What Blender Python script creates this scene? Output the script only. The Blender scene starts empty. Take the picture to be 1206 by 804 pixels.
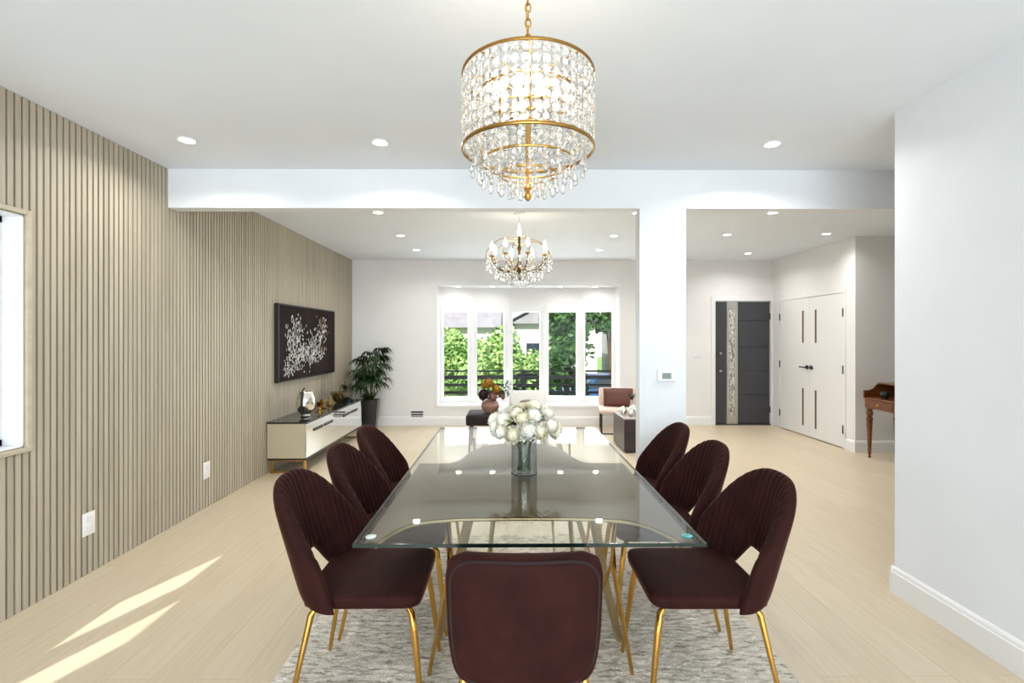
import bpy, bmesh, math, random
from mathutils import Vector, Matrix, noise as mnoise
random.seed(11)
PI = math.pi
C = bpy.context.scene.collection
R = math.radians

# ------------------------------------------------------------------ materials
def srgb(r, g, b):
    f = lambda c: (c/255/12.92) if c/255 <= .04045 else ((c/255+.055)/1.055)**2.4
    return (f(r), f(g), f(b), 1)

def mat(name, col, rough=.5, metal=0, **kw):
    m = bpy.data.materials.new(name); m.use_nodes = True
    p = m.node_tree.nodes['Principled BSDF']
    p.inputs['Base Color'].default_value = col
    p.inputs['Roughness'].default_value = rough
    p.inputs['Metallic'].default_value = metal
    for k, v in kw.items():
        p.inputs[k.replace('_', ' ')].default_value = v
    return m

def noisy(name, c1, c2, scale=8, rough=.6, stretch=(1,1,1), detail=4, bump=0, bscale=None, metal=0, lo=.35, hi=.65, **kw):
    m = mat(name, c1, rough, metal, **kw)
    nt = m.node_tree; N = nt.nodes; L = nt.links
    p = N['Principled BSDF']
    tc = N.new('ShaderNodeTexCoord'); mp = N.new('ShaderNodeMapping')
    mp.inputs['Scale'].default_value = stretch
    L.new(tc.outputs['Object'], mp.inputs['Vector'])
    nz = N.new('ShaderNodeTexNoise'); nz.inputs['Scale'].default_value = scale; nz.inputs['Detail'].default_value = detail
    L.new(mp.outputs['Vector'], nz.inputs['Vector'])
    cr = N.new('ShaderNodeValToRGB')
    cr.color_ramp.elements[0].position = lo; cr.color_ramp.elements[1].position = hi
    cr.color_ramp.elements[0].color = c1; cr.color_ramp.elements[1].color = c2
    L.new(nz.outputs['Fac'], cr.inputs['Fac']); L.new(cr.outputs['Color'], p.inputs['Base Color'])
    if bump:
        nb = N.new('ShaderNodeTexNoise'); nb.inputs['Scale'].default_value = bscale or scale*3; nb.inputs['Detail'].default_value = 3
        L.new(mp.outputs['Vector'], nb.inputs['Vector'])
        b = N.new('ShaderNodeBump'); b.inputs['Strength'].default_value = bump; b.inputs['Distance'].default_value = .004
        L.new(nb.outputs['Fac'], b.inputs['Height']); L.new(b.outputs['Normal'], p.inputs['Normal'])
    return m

def emit(name, col, strength):
    m = bpy.data.materials.new(name); m.use_nodes = True
    nt = m.node_tree; nt.nodes.clear()
    e = nt.nodes.new('ShaderNodeEmission'); e.inputs[0].default_value = col; e.inputs[1].default_value = strength
    o = nt.nodes.new('ShaderNodeOutputMaterial'); nt.links.new(e.outputs[0], o.inputs[0])
    return m

def clear_glass(name, tint=(1,1,1,1), ior=1.45, rough=0.0, extra=0.0):
    """sheet glass: Fresnel reflection over straight transmission"""
    m = bpy.data.materials.new(name); m.use_nodes = True
    nt = m.node_tree; nt.nodes.clear(); N = nt.nodes; L = nt.links
    t = N.new('ShaderNodeBsdfTransparent'); t.inputs[0].default_value = tint
    g = N.new('ShaderNodeBsdfGlossy'); g.inputs['Roughness'].default_value = rough
    f = N.new('ShaderNodeFresnel')
    ge = N.new('ShaderNodeNewGeometry'); io = N.new('ShaderNodeMix')      # same index from either side of the sheet
    io.inputs['A'].default_value = ior; io.inputs['B'].default_value = 1/ior
    L.new(ge.outputs['Backfacing'], io.inputs['Factor']); L.new(io.outputs['Result'], f.inputs[0])
    a = N.new('ShaderNodeMath'); a.operation = 'ADD'; a.inputs[1].default_value = extra; a.use_clamp = True
    x = N.new('ShaderNodeMixShader'); o = N.new('ShaderNodeOutputMaterial')
    L.new(f.outputs[0], a.inputs[0]); L.new(a.outputs[0], x.inputs[0])
    L.new(t.outputs[0], x.inputs[1]); L.new(g.outputs[0], x.inputs[2]); L.new(x.outputs[0], o.inputs[0])
    return m

def crystal_mat(name):
    m = bpy.data.materials.new(name); m.use_nodes = True
    nt = m.node_tree; nt.nodes.clear(); N = nt.nodes; L = nt.links
    t = N.new('ShaderNodeBsdfTransparent'); t.inputs[0].default_value = (.93, .93, .92, 1)
    g = N.new('ShaderNodeBsdfGlass'); g.inputs['IOR'].default_value = 1.5; g.inputs['Roughness'].default_value = .02
    x = N.new('ShaderNodeMixShader'); x.inputs[0].default_value = .62
    o = N.new('ShaderNodeOutputMaterial')
    L.new(t.outputs[0], x.inputs[1]); L.new(g.outputs[0], x.inputs[2]); L.new(x.outputs[0], o.inputs[0])
    return m

M = {}
M['white_wall'] = noisy('white_wall', (.775,.803,.835,1), (.80,.828,.86,1), 3, .55)
M['warm_lit_white'] = noisy('warm_lit_white_wall', (.80,.797,.79,1), (.825,.822,.815,1), 3, .55)  # same wall paint, with the far rooms' warmer light put into its colour
M['ceiling'] = noisy('ceiling_paint', (.79,.84,.90,1), (.81,.86,.92,1), 2, .7)
M['trim'] = mat('white_trim', (.82,.82,.82,1), .35)
M['slat'] = noisy('slat_wood', srgb(170,160,141), srgb(186,176,156), 6, .5, (3,3,.15))
M['black_felt'] = mat('black_felt', srgb(22,20,18), .95)
M['tan_trim'] = noisy('tan_trim', srgb(186,176,152), srgb(198,188,166), 6, .5, (3,.2,3))
M['antique_gold'] = mat('antique_gold', srgb(168,128,68), .28, 1)
M['gold'] = mat('brushed_gold', srgb(205,160,84), .22, 1)
M['champagne'] = mat('champagne_metal', srgb(196,178,140), .3, 1)
M['brass_dark'] = mat('aged_brass', srgb(120,88,42), .3, 1)
M['black'] = mat('black_metal', (.012,.012,.013,1), .4)
M['velvet'] = noisy('burgundy_velvet', srgb(41,18,15), srgb(52,24,20), 9, .75, bump=.12, bscale=140, Sheen_Weight=.52, Sheen_Roughness=.22, Sheen_Tint=srgb(220,148,122), Specular_IOR_Level=.12)
M['piping'] = mat('velvet_piping', srgb(30,12,14), .8)
M['glass_edge'] = mat('glass_edge', (.008,.022,.018,1), .1)
M['table_glass'] = clear_glass('table_glass', (.965,.98,.955,1), 1.37)
M['pane'] = clear_glass('window_glass', (.97,.985,.98,1), 1.12)
M['vase_glass'] = clear_glass('vase_glass', (.90,.92,.92,1), 1.5, 0, .10)
M['hurricane_glass'] = clear_glass('hurricane_glass', (.95,.95,.94,1), 1.35)
M['smoke_glass'] = clear_glass('smoked_glass', srgb(190,182,140), 1.5, .05, .08)
M['green_glass'] = clear_glass('green_glass', srgb(80,120,100), 1.5, 0, .06)
M['bronze'] = noisy('bronze_tint', srgb(80,58,26), srgb(92,69,33), 5, .28, (.35,6,1), Specular_IOR_Level=.25)
M['mirror'] = mat('mirror', (.86,.89,.90,1), .04, 1)
M['champagne_panel'] = mat('champagne_panel', srgb(196,186,158), .35, .3)
M['black_glass'] = mat('black_glass', (.02,.026,.024,1), .05)
M['silver'] = noisy('silver', (.75,.73,.68,1), (.95,.94,.9,1), 20, .12, metal=1, bump=.9, bscale=28)
M['anthracite'] = noisy('anthracite_door', srgb(56,57,62), srgb(62,63,68), 4, .45)
M['steel'] = mat('brushed_steel', (.55,.54,.53,1), .32, 1)
M['door_white'] = mat('door_white', (.80,.80,.79,1), .4)
M['bronze_insert'] = mat('bronze_insert', srgb(120,92,68), .2, .2)
M['rippled_glass'] = noisy('rippled_glass', srgb(120,112,100), srgb(245,242,232), 26, .08, (2,1,1), metal=.5, bump=1, bscale=30, lo=.4, hi=.6)
M['plastic'] = mat('white_plastic', (.85,.85,.84,1), .35)
M['plastic_grey'] = mat('grey_screen', srgb(132,146,140), .25)
M['mahogany'] = noisy('mahogany', srgb(92,50,24), srgb(124,72,36), 7, .3, (1,1,5))
M['espresso'] = noisy('espresso_wood', srgb(40,28,32), srgb(54,40,44), 6, .35, (1,1,5))
M['espresso_fabric'] = mat('espresso_fabric', srgb(32,24,24), .8)
M['stone_top'] = mat('stone_top', srgb(190,184,180), .2)
M['leather'] = mat('brown_leather', srgb(92,46,32), .45)
M['blush'] = mat('blush_fabric', srgb(222,200,186), .8)
M['cream'] = mat('cream_fabric', srgb(232,230,226), .8)
M['taupe'] = mat('taupe_fabric', srgb(122,108,92), .8)
M['canvas'] = noisy('dark_canvas', srgb(30,23,23), srgb(46,35,32), 3, .9, Specular_IOR_Level=.15)
M['paint_white'] = noisy('white_paint_strokes', srgb(150,150,150), srgb(235,234,230), 14, .5, lo=.3, hi=.6)
M['paint_rust'] = mat('rust_paint_strokes', srgb(140,92,70), .5)
M['leaf'] = noisy('palm_leaf', srgb(16,38,14), srgb(38,70,28), 8, .4)
M['cane'] = mat('palm_cane', srgb(104,92,56), .7)
M['soil'] = mat('soil', srgb(40,30,22), .95)
M['planter'] = mat('black_planter', (.010,.009,.010,1), .35)
M['petal'] = noisy('cream_petal', srgb(252,250,242), srgb(247,243,222), 14, .6, Subsurface_Weight=.0)
M['petal_yellow'] = noisy('yellowish_petal', srgb(250,246,228), srgb(243,234,196), 14, .6)
M['stem'] = mat('flower_stem', srgb(60,84,38), .6)
M['greens'] = noisy('bouquet_greens', srgb(66,92,40), srgb(140,160,80), 20, .6)
M['orange_petal'] = noisy('orange_petal', srgb(160,110,30), srgb(210,160,60), 12, .6)
M['plum'] = mat('dark_petal', srgb(60,40,36), .6)
M['rose'] = mat('dusty_rose_ceramic', srgb(172,130,116), .35)
M['bulb'] = emit('lit_bulb', (1,.86,.66,1), 3.5)
M['lens'] = emit('lit_lens', (1,.96,.9,1), 22)
M['crystal'] = crystal_mat('crystal')
M['concrete'] = noisy('deck_boards', srgb(150,148,142), srgb(170,168,160), 3, .8)
M['lawn'] = noisy('lawn', srgb(96,130,60), srgb(130,160,84), 2, .9)
M['hedge'] = noisy('bright_leaf', srgb(118,158,78), srgb(176,205,128), 3, .6)
M['tree_leaf'] = noisy('dark_leaf', srgb(28,56,26), srgb(72,112,50), 2, .6)
M['bark'] = mat('bark', srgb(84,70,56), .9)
M['siding'] = noisy('pale_siding', srgb(176,174,170), srgb(186,184,180), 2, .7)
M['roof'] = noisy('grey_roof', srgb(128,123,128), srgb(140,135,139), 3, .8)
M['car_paint'] = mat('blue_car_paint', srgb(60,96,150), .25, .3)
M['car_glass'] = mat('car_glass', (.02,.03,.04,1), .08)
M['tyre'] = mat('tyre', (.015,.015,.015,1), .8)
M['turquoise'] = mat('turquoise_pad', srgb(60,168,168), .3)
M['clear_pad'] = mat('clear_pad', srgb(205,220,215), .2)
# frosted pane, lit through by the daylight outside
def frosted():
    m = bpy.data.materials.new('frosted_glass'); m.use_nodes = True
    nt = m.node_tree; nt.nodes.clear(); N = nt.nodes; L = nt.links
    t = N.new('ShaderNodeBsdfTranslucent'); t.inputs[0].default_value = (.9,.95,1,1)
    d = N.new('ShaderNodeBsdfDiffuse'); d.inputs[0].default_value = (.9,.92,.95,1)
    x = N.new('ShaderNodeMixShader'); x.inputs[0].default_value = .3
    o = N.new('ShaderNodeOutputMaterial')
    L.new(t.outputs[0], x.inputs[1]); L.new(d.outputs[0], x.inputs[2]); L.new(x.outputs[0], o.inputs[0])
    return m
M['frosted'] = frosted()

def floor_mat():
    m = mat('oak_planks', srgb(205,190,164), .38)
    nt = m.node_tree; N = nt.nodes; L = nt.links; p = N['Principled BSDF']
    tc = N.new('ShaderNodeTexCoord'); mp = N.new('ShaderNodeMapping')
    mp.inputs['Rotation'].default_value = (0, 0, PI/2)
    L.new(tc.outputs['Object'], mp.inputs['Vector'])
    br = N.new('ShaderNodeTexBrick')
    br.inputs['Color1'].default_value = srgb(206,190,163); br.inputs['Color2'].default_value = srgb(212,197,171)
    br.inputs['Mortar'].default_value = srgb(192,174,146)
    br.inputs['Scale'].default_value = 1; br.inputs['Mortar Size'].default_value = .0016
    br.inputs['Brick Width'].default_value = 2.1; br.inputs['Row Height'].default_value = .19
    L.new(mp.outputs['Vector'], br.inputs['Vector'])
    m2 = N.new('ShaderNodeMapping'); m2.inputs['Scale'].default_value = (14, .7, 1)
    L.new(tc.outputs['Object'], m2.inputs['Vector'])
    nz = N.new('ShaderNodeTexNoise'); nz.inputs['Scale'].default_value = 4; nz.inputs['Detail'].default_value = 6
    L.new(m2.outputs['Vector'], nz.inputs['Vector'])
    cr = N.new('ShaderNodeValToRGB'); cr.color_ramp.elements[0].color = (.90,.90,.89,1); cr.color_ramp.elements[1].color = (1.0,1.0,1.0,1)
    cr.color_ramp.elements[0].position = .3; cr.color_ramp.elements[1].position = .62
    L.new(nz.outputs['Fac'], cr.inputs['Fac'])
    mx = N.new('ShaderNodeMix'); mx.data_type = 'RGBA'; mx.blend_type = 'MULTIPLY'; mx.inputs['Factor'].default_value = 1
    L.new(br.outputs['Color'], mx.inputs['A']); L.new(cr.outputs['Color'], mx.inputs['B'])
    L.new(mx.outputs['Result'], p.inputs['Base Color'])
    return m
M['floor'] = floor_mat()

def rug_mat():
    m = mat('shag_rug', srgb(214,208,198), .95)
    nt = m.node_tree; N = nt.nodes; L = nt.links; p = N['Principled BSDF']
    tc = N.new('ShaderNodeTexCoord'); mp = N.new('ShaderNodeMapping'); mp.inputs['Scale'].default_value = (9, 34, 1)
    L.new(tc.outputs['Object'], mp.inputs['Vector'])
    nz = N.new('ShaderNodeTexNoise'); nz.inputs['Scale'].default_value = 1.6; nz.inputs['Detail'].default_value = 5; nz.inputs['Roughness'].default_value = .7
    L.new(mp.outputs['Vector'], nz.inputs['Vector'])
    cr = N.new('ShaderNodeValToRGB')
    cr.color_ramp.elements[0].position = .36; cr.color_ramp.elements[0].color = srgb(150,138,118)
    cr.color_ramp.elements[1].position = .52; cr.color_ramp.elements[1].color = srgb(232,225,211)
    L.new(nz.outputs['Fac'], cr.inputs['Fac']); L.new(cr.outputs['Color'], p.inputs['Base Color'])
    n2 = N.new('ShaderNodeTexNoise'); n2.inputs['Scale'].default_value = 170; n2.inputs['Detail'].default_value = 2
    L.new(tc.outputs['Object'], n2.inputs['Vector'])
    b = N.new('ShaderNodeBump'); b.inputs['Strength'].default_value = .7; b.inputs['Distance'].default_value = .01
    L.new(n2.outputs['Fac'], b.inputs['Height']); L.new(b.outputs['Normal'], p.inputs['Normal'])
    return m
M['rug'] = rug_mat()

# ------------------------------------------------------------------ mesh helpers
def merge(dst, src):
    me = bpy.data.meshes.new('tmp'); src.to_mesh(me); src.free(); dst.from_mesh(me); bpy.data.meshes.remove(me)

def box(bm, lo, hi, bev=0, seg=2, mtx=None):
    t = bmesh.new(); bmesh.ops.create_cube(t, size=1)
    s = [hi[i]-lo[i] for i in range(3)]; c = [(hi[i]+lo[i])/2 for i in range(3)]
    for v in t.verts: v.co = Vector((v.co.x*s[0]+c[0], v.co.y*s[1]+c[1], v.co.z*s[2]+c[2]))
    if bev: bmesh.ops.bevel(t, geom=t.edges[:], offset=bev, segments=seg, affect='EDGES', profile=.5)
    if mtx is not None: bmesh.ops.transform(t, matrix=mtx, verts=t.verts)
    merge(bm, t); return bm

def tube(bm, pts, r, n=8, closed=False, flat=None):
    pts = [Vector(p) for p in pts]; k = len(pts)
    rs = r if isinstance(r, (list, tuple)) else [r]*k
    rings = []; up = None
    for i, p in enumerate(pts):
        a = pts[(i-1) % k] if (closed or i > 0) else p
        b = pts[(i+1) % k] if (closed or i < k-1) else p
        t = (b-a).normalized()
        if up is None:
            up = Vector((0,0,1)) if abs(t.z) < .9 else Vector((1,0,0))
        s = t.cross(up)
        if s.length < 1e-5: s = t.cross(Vector((0,1,0)))
        s.normalize(); u = s.cross(t).normalized(); up = u
        fx, fy = flat or (1, 1)
        rings.append([bm.verts.new(p + s*(math.cos(2*PI*j/n)*rs[i]*fx) + u*(math.sin(2*PI*j/n)*rs[i]*fy)) for j in range(n)])
    for i in range(k if closed else k-1):
        A = rings[i]; B = rings[(i+1) % k]
        for j in range(n): bm.faces.new((A[j], A[(j+1) % n], B[(j+1) % n], B[j]))
    if not closed:
        bm.faces.new(rings[0][::-1]); bm.faces.new(rings[-1])
    return bm

def lathe(bm, prof, n=24, c=(0,0,0), mtx=None):
    rings = []; new = []
    for r, z in prof:
        if r < 1e-5:
            v = bm.verts.new((c[0], c[1], c[2]+z)); rings.append([v]); new.append(v)
        else:
            ring = [bm.verts.new((c[0]+r*math.cos(2*PI*j/n), c[1]+r*math.sin(2*PI*j/n), c[2]+z)) for j in range(n)]
            rings.append(ring); new += ring
    for A, B in zip(rings, rings[1:]):
        for j in range(n):
            if len(A) == 1 and len(B) == 1: continue
            if len(A) == 1: bm.faces.new((A[0], B[j], B[(j+1) % n]))
            elif len(B) == 1: bm.faces.new((A[j], A[(j+1) % n], B[0]))
            else: bm.faces.new((A[j], A[(j+1) % n], B[(j+1) % n], B[j]))
    if mtx is not None: bmesh.ops.transform(bm, matrix=mtx, verts=new)
    return bm

def prism(bm, poly, z0, z1):
    a = [bm.verts.new((x, y, z0)) for x, y in poly]; b = [bm.verts.new((x, y, z1)) for x, y in poly]
    k = len(poly)
    bm.faces.new(a[::-1]); bm.faces.new(b)
    for i in range(k): bm.faces.new((a[i], a[(i+1) % k], b[(i+1) % k], b[i]))
    return bm

def slab(bm, p0, p1, p2, p3, th):
    """box along a floor segment: p0,p1 xy ends, z range p2..p3, thickness th (to the left of the direction)"""
    a = Vector(p0); b = Vector(p1); d = (b-a).normalized(); n = Vector((-d.y, d.x))*th
    return prism(bm, [tuple(a), tuple(b), tuple(b+n), tuple(a+n)], p2, p3)

def pillow(bm, f, th, nu, nv, pleat=None, pe=6):
    """closed soft shell around the surface f(u,v); u,v in 0..1, half thickness th"""
    def S(i, n):                               # denser towards the edges
        t = i/n; return .5-.5*math.cos(PI*t)*(.55+.45*abs(math.cos(PI*t)))
    us = [S(i, nu) if pleat is None else (i/nu*.96+.04*S(i, nu)) for i in range(nu+1)]
    vs = [S(j, nv) for j in range(nv+1)]
    fr, bk = {}, {}
    e = 1e-3
    for i, u in enumerate(us):
        for j, v in enumerate(vs):
            p = f(u, v)
            du = f(min(u+e, 1), v)-f(max(u-e, 0), v); dv = f(u, min(v+e, 1))-f(u, max(v-e, 0))
            n = du.cross(dv)
            n = n.normalized() if n.length > 1e-12 else Vector((1,0,0))
            w = th*max(0, 1-abs(2*u-1)**pe)**.5*max(0, 1-abs(2*v-1)**pe)**.5
            if i in (0, nu) or j in (0, nv):
                fr[i, j] = bk[i, j] = bm.verts.new(p)
            else:
                q = (pleat(u, v)*min(1, w/th*1.2)) if pleat else 0
                fr[i, j] = bm.verts.new(p+n*(w+q)); bk[i, j] = bm.verts.new(p-n*w)
    for i in range(nu):
        for j in range(nv):
            for g, flip in ((fr, 0), (bk, 1)):
                q = [g[i, j], g[i+1, j], g[i+1, j+1], g[i, j+1]]
                q = list(dict.fromkeys(q))
                if flip: q.reverse()
                try: bm.faces.new(q)
                except ValueError: pass
    return bm

def cushion(bm, a, b, z0, z1, e=4, n=40, c=(0,0), dome=.008):
    """soft superellipse pad"""
    h = z1-z0
    prof = [(0, z0), (.85, z0), (.95, z0+.05*h), (.99, z0+.2*h), (1, z0+.5*h), (.997, z0+.78*h), (.98, z0+.93*h), (.945, z1+.02*h), (.85, z1+dome*.3), (.5, z1+dome*.8), (0, z1+dome)]
    rings = []
    for s, z in prof:
        if s == 0: rings.append([bm.verts.new((c[0], c[1], z))]); continue
        rg = []
        for j in range(n):
            t = 2*PI*j/n; ct, st = math.cos(t), math.sin(t)
            rg.append(bm.verts.new((c[0]+a*s*math.copysign(abs(ct)**(2/e), ct), c[1]+b*s*math.copysign(abs(st)**(2/e), st), z)))
        rings.append(rg)
    for A, B in zip(rings, rings[1:]):
        for j in range(n):
            if len(A) == 1: bm.faces.new((A[0], B[(j+1) % n], B[j]))
            elif len(B) == 1: bm.faces.new((A[j], A[(j+1) % n], B[0]))
            else: bm.faces.new((A[j], A[(j+1) % n], B[(j+1) % n], B[j]))
    return bm

def leaf(bm, base, tip, width, up=Vector((0,0,1)), seg=4, droop=0., fold=.15):
    base = Vector(base); tip = Vector(tip); d = tip-base
    s = d.cross(up)
    if s.length < 1e-6: s = Vector((1,0,0))
    s.normalize(); nn = s.cross(d).normalized()
    prev = None
    for i in range(seg+1):
        t = i/seg; w = width*math.sin(PI*min(.97, .06+t*.94))**.8*.5
        c = base+d*t+nn*(math.sin(PI*t)*d.length*.12)-Vector((0,0,droop*t*t))
        row = [bm.verts.new(c-s*w+nn*w*fold*2), bm.verts.new(c), bm.verts.new(c+s*w+nn*w*fold*2)]
        if prev:
            bm.faces.new((prev[0], prev[1], row[1], row[0])); bm.faces.new((prev[1], prev[2], row[2], row[1]))
        prev = row

def ball(bm, c, r, sub=2, sc=(1,1,1)):
    t = bmesh.new(); bmesh.ops.create_icosphere(t, subdivisions=sub, radius=r)
    for v in t.verts: v.co = Vector((v.co.x*sc[0]+c[0], v.co.y*sc[1]+c[1], v.co.z*sc[2]+c[2]))
    merge(bm, t); return bm

def octa(bm, c, w, h, d=None, rot=0):
    """faceted crystal bead: eight-sided flat lozenge"""
    d = d or w*.45
    cr, sr = math.cos(rot), math.sin(rot)
    P = lambda x, y, z: bm.verts.new((c[0]+x*cr-y*sr, c[1]+x*sr+y*cr, c[2]+z))
    ring = [P(w*math.cos(2*PI*k/8+PI/8), 0, h*math.sin(2*PI*k/8+PI/8)) for k in range(8)]
    f1 = [P(.55*w*math.cos(2*PI*k/8+PI/8), -d, .55*h*math.sin(2*PI*k/8+PI/8)) for k in range(8)]
    f2 = [P(.55*w*math.cos(2*PI*k/8+PI/8), d, .55*h*math.sin(2*PI*k/8+PI/8)) for k in range(8)]
    for k in range(8):
        l = (k+1) % 8
        bm.faces.new((ring[k], ring[l], f1[l], f1[k])); bm.faces.new((ring[l], ring[k], f2[k], f2[l]))
    bm.faces.new(f1[::-1]); bm.faces.new(f2)

def drop(bm, c, w, h, n=6):
    lathe(bm, [(0, 0), (w*.3, -h*.2), (w, -h*.65), (w*.75, -h*.88), (0, -h)], n, c)

def obj(name, bm, m, parent=None, smooth=35, kind=None, label=None):
    me = bpy.data.meshes.new(name); bmesh.ops.recalc_face_normals(bm, faces=bm.faces); bm.to_mesh(me); bm.free()
    me.materials.append(M[m] if isinstance(m, str) else m)
    if smooth:
        me.polygons.foreach_set('use_smooth', [True]*len(me.polygons))
        if smooth < 180: me.set_sharp_from_angle(angle=R(smooth))
    o = bpy.data.objects.new(name, me); C.objects.link(o)
    if parent: o.parent = parent
    if kind: o['kind'] = kind
    if label: o['label'] = label
    return o

def struct(name, bm, m, parent=None, smooth=35):
    return obj(name, bm, m, parent, smooth, None if parent else 'structure')

def tag(o, label, cat, group=None, kind=None):
    o['label'] = label; o['category'] = cat
    if group: o['group'] = group
    if kind: o['kind'] = kind
    return o

def thing(name, label, cat, loc=(0,0,0), rz=0, group=None):
    o = bpy.data.objects.new(name, None); C.objects.link(o)
    o.empty_display_size = .1
    o.location = loc; o.rotation_euler = (0,0,rz)
    return tag(o, label, cat, group)

def single(name, bm, m, label, cat, loc=(0,0,0), rz=0, group=None, smooth=35):
    o = obj(name, bm, m, None, smooth); o.location = loc; o.rotation_euler = (0,0,rz)
    return tag(o, label, cat, group)

def copy_tree(o, parent=None):
    c = o.copy(); C.objects.link(c)
    if parent: c.parent = parent
    for ch in list(o.children): copy_tree(ch, c)
    return c

def light(name, kind, loc, power, size=.1, rot=(0,0,0), col=(1,1,1), size_y=None, **kw):
    l = bpy.data.lights.new(name, kind); l.energy = power; l.color = col
    if kind == 'AREA':
        l.shape = 'RECTANGLE' if size_y else 'DISK'; l.size = size
        if size_y: l.size_y = size_y
    elif kind in ('POINT', 'SPOT'): l.shadow_soft_size = size
    for k, v in kw.items(): setattr(l, k, v)
    o = bpy.data.objects.new(name, l); C.objects.link(o); o.location = loc; o.rotation_euler = rot
    return o

B = bmesh.new
XL, XR, YF, YB, H = -2.58, 2.2, 8.15, -3.6, 2.73
XE, YE = 4.38, 6.19

# ------------------------------------------------------------------ setting
struct('floor', box(B(), (XL-.3, YB-.2, -.12), (6.0, YF+.14, 0)), 'floor')
struct('ceiling', box(B(), (XL-.3, YB-.2, H), (6.0, YF+.14, H+.2)), 'ceiling')

def wall_y(name, y0, y1, x0, x1, holes, m='white_wall'):
    """wall in the XZ plane with rectangular holes (x0,x1,z0,z1)"""
    bm = B(); xs = sorted({x0, x1, *[h[0] for h in holes], *[h[1] for h in holes]})
    for a, b in zip(xs, xs[1:]):
        hs = sorted([(h[2], h[3]) for h in holes if h[0] <= a+1e-6 and h[1] >= b-1e-6])
        z = 0
        for p, q in hs:
            if p > z: box(bm, (a, y0, z), (b, y1, p))
            z = q
        if z < H: box(bm, (a, y0, z), (b, y1, H))
    return struct(name, bm, m)
def wall_x(name, x0, x1, y0, y1, holes, m='white_wall'):
    bm = B(); ys = sorted({y0, y1, *[h[0] for h in holes], *[h[1] for h in holes]})
    for a, b in zip(ys, ys[1:]):
        hs = sorted([(h[2], h[3]) for h in holes if h[0] <= a+1e-6 and h[1] >= b-1e-6])
        z = 0
        for p, q in hs:
            if p > z: box(bm, (x0, a, z), (x1, b, p))
            z = q
        if z < H: box(bm, (x0, a, z), (x1, b, H))
    return struct(name, bm, m)

BX0, BX1, BZ0, BZ1 = -1.17, 1.83, .33, 2.31
FD = (3.43, 4.36)
wall_y('wall_far', YF, YF+.14, XL-.3, XE, [(BX0, BX1, BZ0, BZ1), (FD[0], FD[1], 0, 2.06)], 'warm_lit_white')
W1 = (1.72, 2.64, .87, 2.10)                     # frosted window
W2 = (.70, 1.44, .85, 1.50); W3 = (-.08, .61, .85, 1.66)   # unseen slots, added and sized to cast the floor's sun patches
wl = wall_x('wall_left', XL-.15, XL-.03, YB, YF, [W1, W2, W3], 'black_felt')
wall_x('wall_right', XR, XR+.14, YB, 2.79, [])
wall_y('wall_hall', 2.65, 2.79, XR+.14, 6.0, [])
wall_x('wall_east', 5.86, 6.0, 2.79, YE, [])
wall_y('wall_passage', YE, YE+.14, XE, 6.0, [], 'warm_lit_white')
DD = (6.40, 7.91)
wall_x('wall_entry', XE, XE+.14, YE+.14, YF+.14, [(DD[0], DD[1], 0, 2.04)], 'warm_lit_white')
wall_y('wall_back', YB-.14, YB, XL-.3, XR+.14, [(-2.1, 1.8, .05, 2.4)])

# slats
bm = B(); pitch = .0405; y = YB
while y < YF-.02:
    a, b = y, y+pitch-.0125
    spans = [(0.0, H)]
    for w in (W1, W2, W3):
        if b > w[0]-.03 and a < w[1]+.03:
            spans = [(0.0, w[2]-.03), (w[3]+.03, H)]
    for z0, z1 in spans: box(bm, (XL-.03, a, z0), (XL, b, z1))
    y += pitch
struct('slat_panel', bm, 'slat', wl, smooth=0)

# beam + post
bm = B(); box(bm, (XL, 3.75, 2.435), (5.86, 3.865, H)); struct('trim_1', bm, 'white_wall')
bm = B(); box(bm, (1.0, 3.75, 0), (1.355, 3.865, 2.435)); struct('wall_post', bm, 'white_wall')

# baseboards: moulded profile swept along a straight run
def baseboard(name, a, b, nrm):
    a = Vector(a); b = Vector(b); n = Vector(nrm)
    prof = [(0, 0), (.018, 0), (.018, .118), (.013, .124), (.013, .135), (.006, .145), (0, .15)]
    bm = B()
    A = [bm.verts.new((a.x+n.x*t, a.y+n.y*t, z)) for t, z in prof]; Bv = [bm.verts.new((b.x+n.x*t, b.y+n.y*t, z)) for t, z in prof]
    k = len(prof)
    for i in range(k): bm.faces.new((A[i], A[(i+1) % k], Bv[(i+1) % k], Bv[i]))
    bm.faces.new(A); bm.faces.new(Bv[::-1])
    return struct(name, bm, 'trim')
baseboard('baseboard_right', (XR, YB), (XR, 2.808), (-1, 0))
baseboard('baseboard_far', (XL, YF), (FD[0]-.07, YF), (0, -1))
baseboard('baseboard_passage', (XE-.018, YE), (5.86, YE), (0, -1))
baseboard('baseboard_entry', (XE, YE), (XE, DD[0]-.045), (-1, 0))
baseboard('baseboard_hall', (XR-.018, 2.79), (5.86, 2.79), (0, 1))

# left window
w = struct('window_2', box(B(), (XL-.15, W1[0], W1[2]), (XL-.142, W1[1], W1[3])), 'frosted')
bm = B()
for y0, y1, z0, z1 in ((W1[0], W1[0]+.04, W1[2], W1[3]), (W1[1]-.04, W1[1], W1[2], W1[3]), (W1[0], W1[1], W1[2], W1[2]+.04), (W1[0], W1[1], W1[3]-.04, W1[3])):
    box(bm, (XL-.142, y0, z0), (XL-.11, y1, z1))
box(bm, (XL-.142, 2.14, W1[2]), (XL-.12, 2.18, W1[3]))
obj('window_frame', bm, 'trim', w)
bm = B()
for y0, y1, z0, z1 in ((W1[0], W1[0]+.006, W1[2], W1[3]), (W1[1]-.006, W1[1], W1[2], W1[3]), (W1[0], W1[1], W1[2], W1[2]+.006), (W1[0], W1[1], W1[3]-.006, W1[3])):
    box(bm, (XL-.142, y0, z0), (XL-.001, y1, z1))
obj('window_jamb', bm, 'trim', w)
bm = B()
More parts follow.
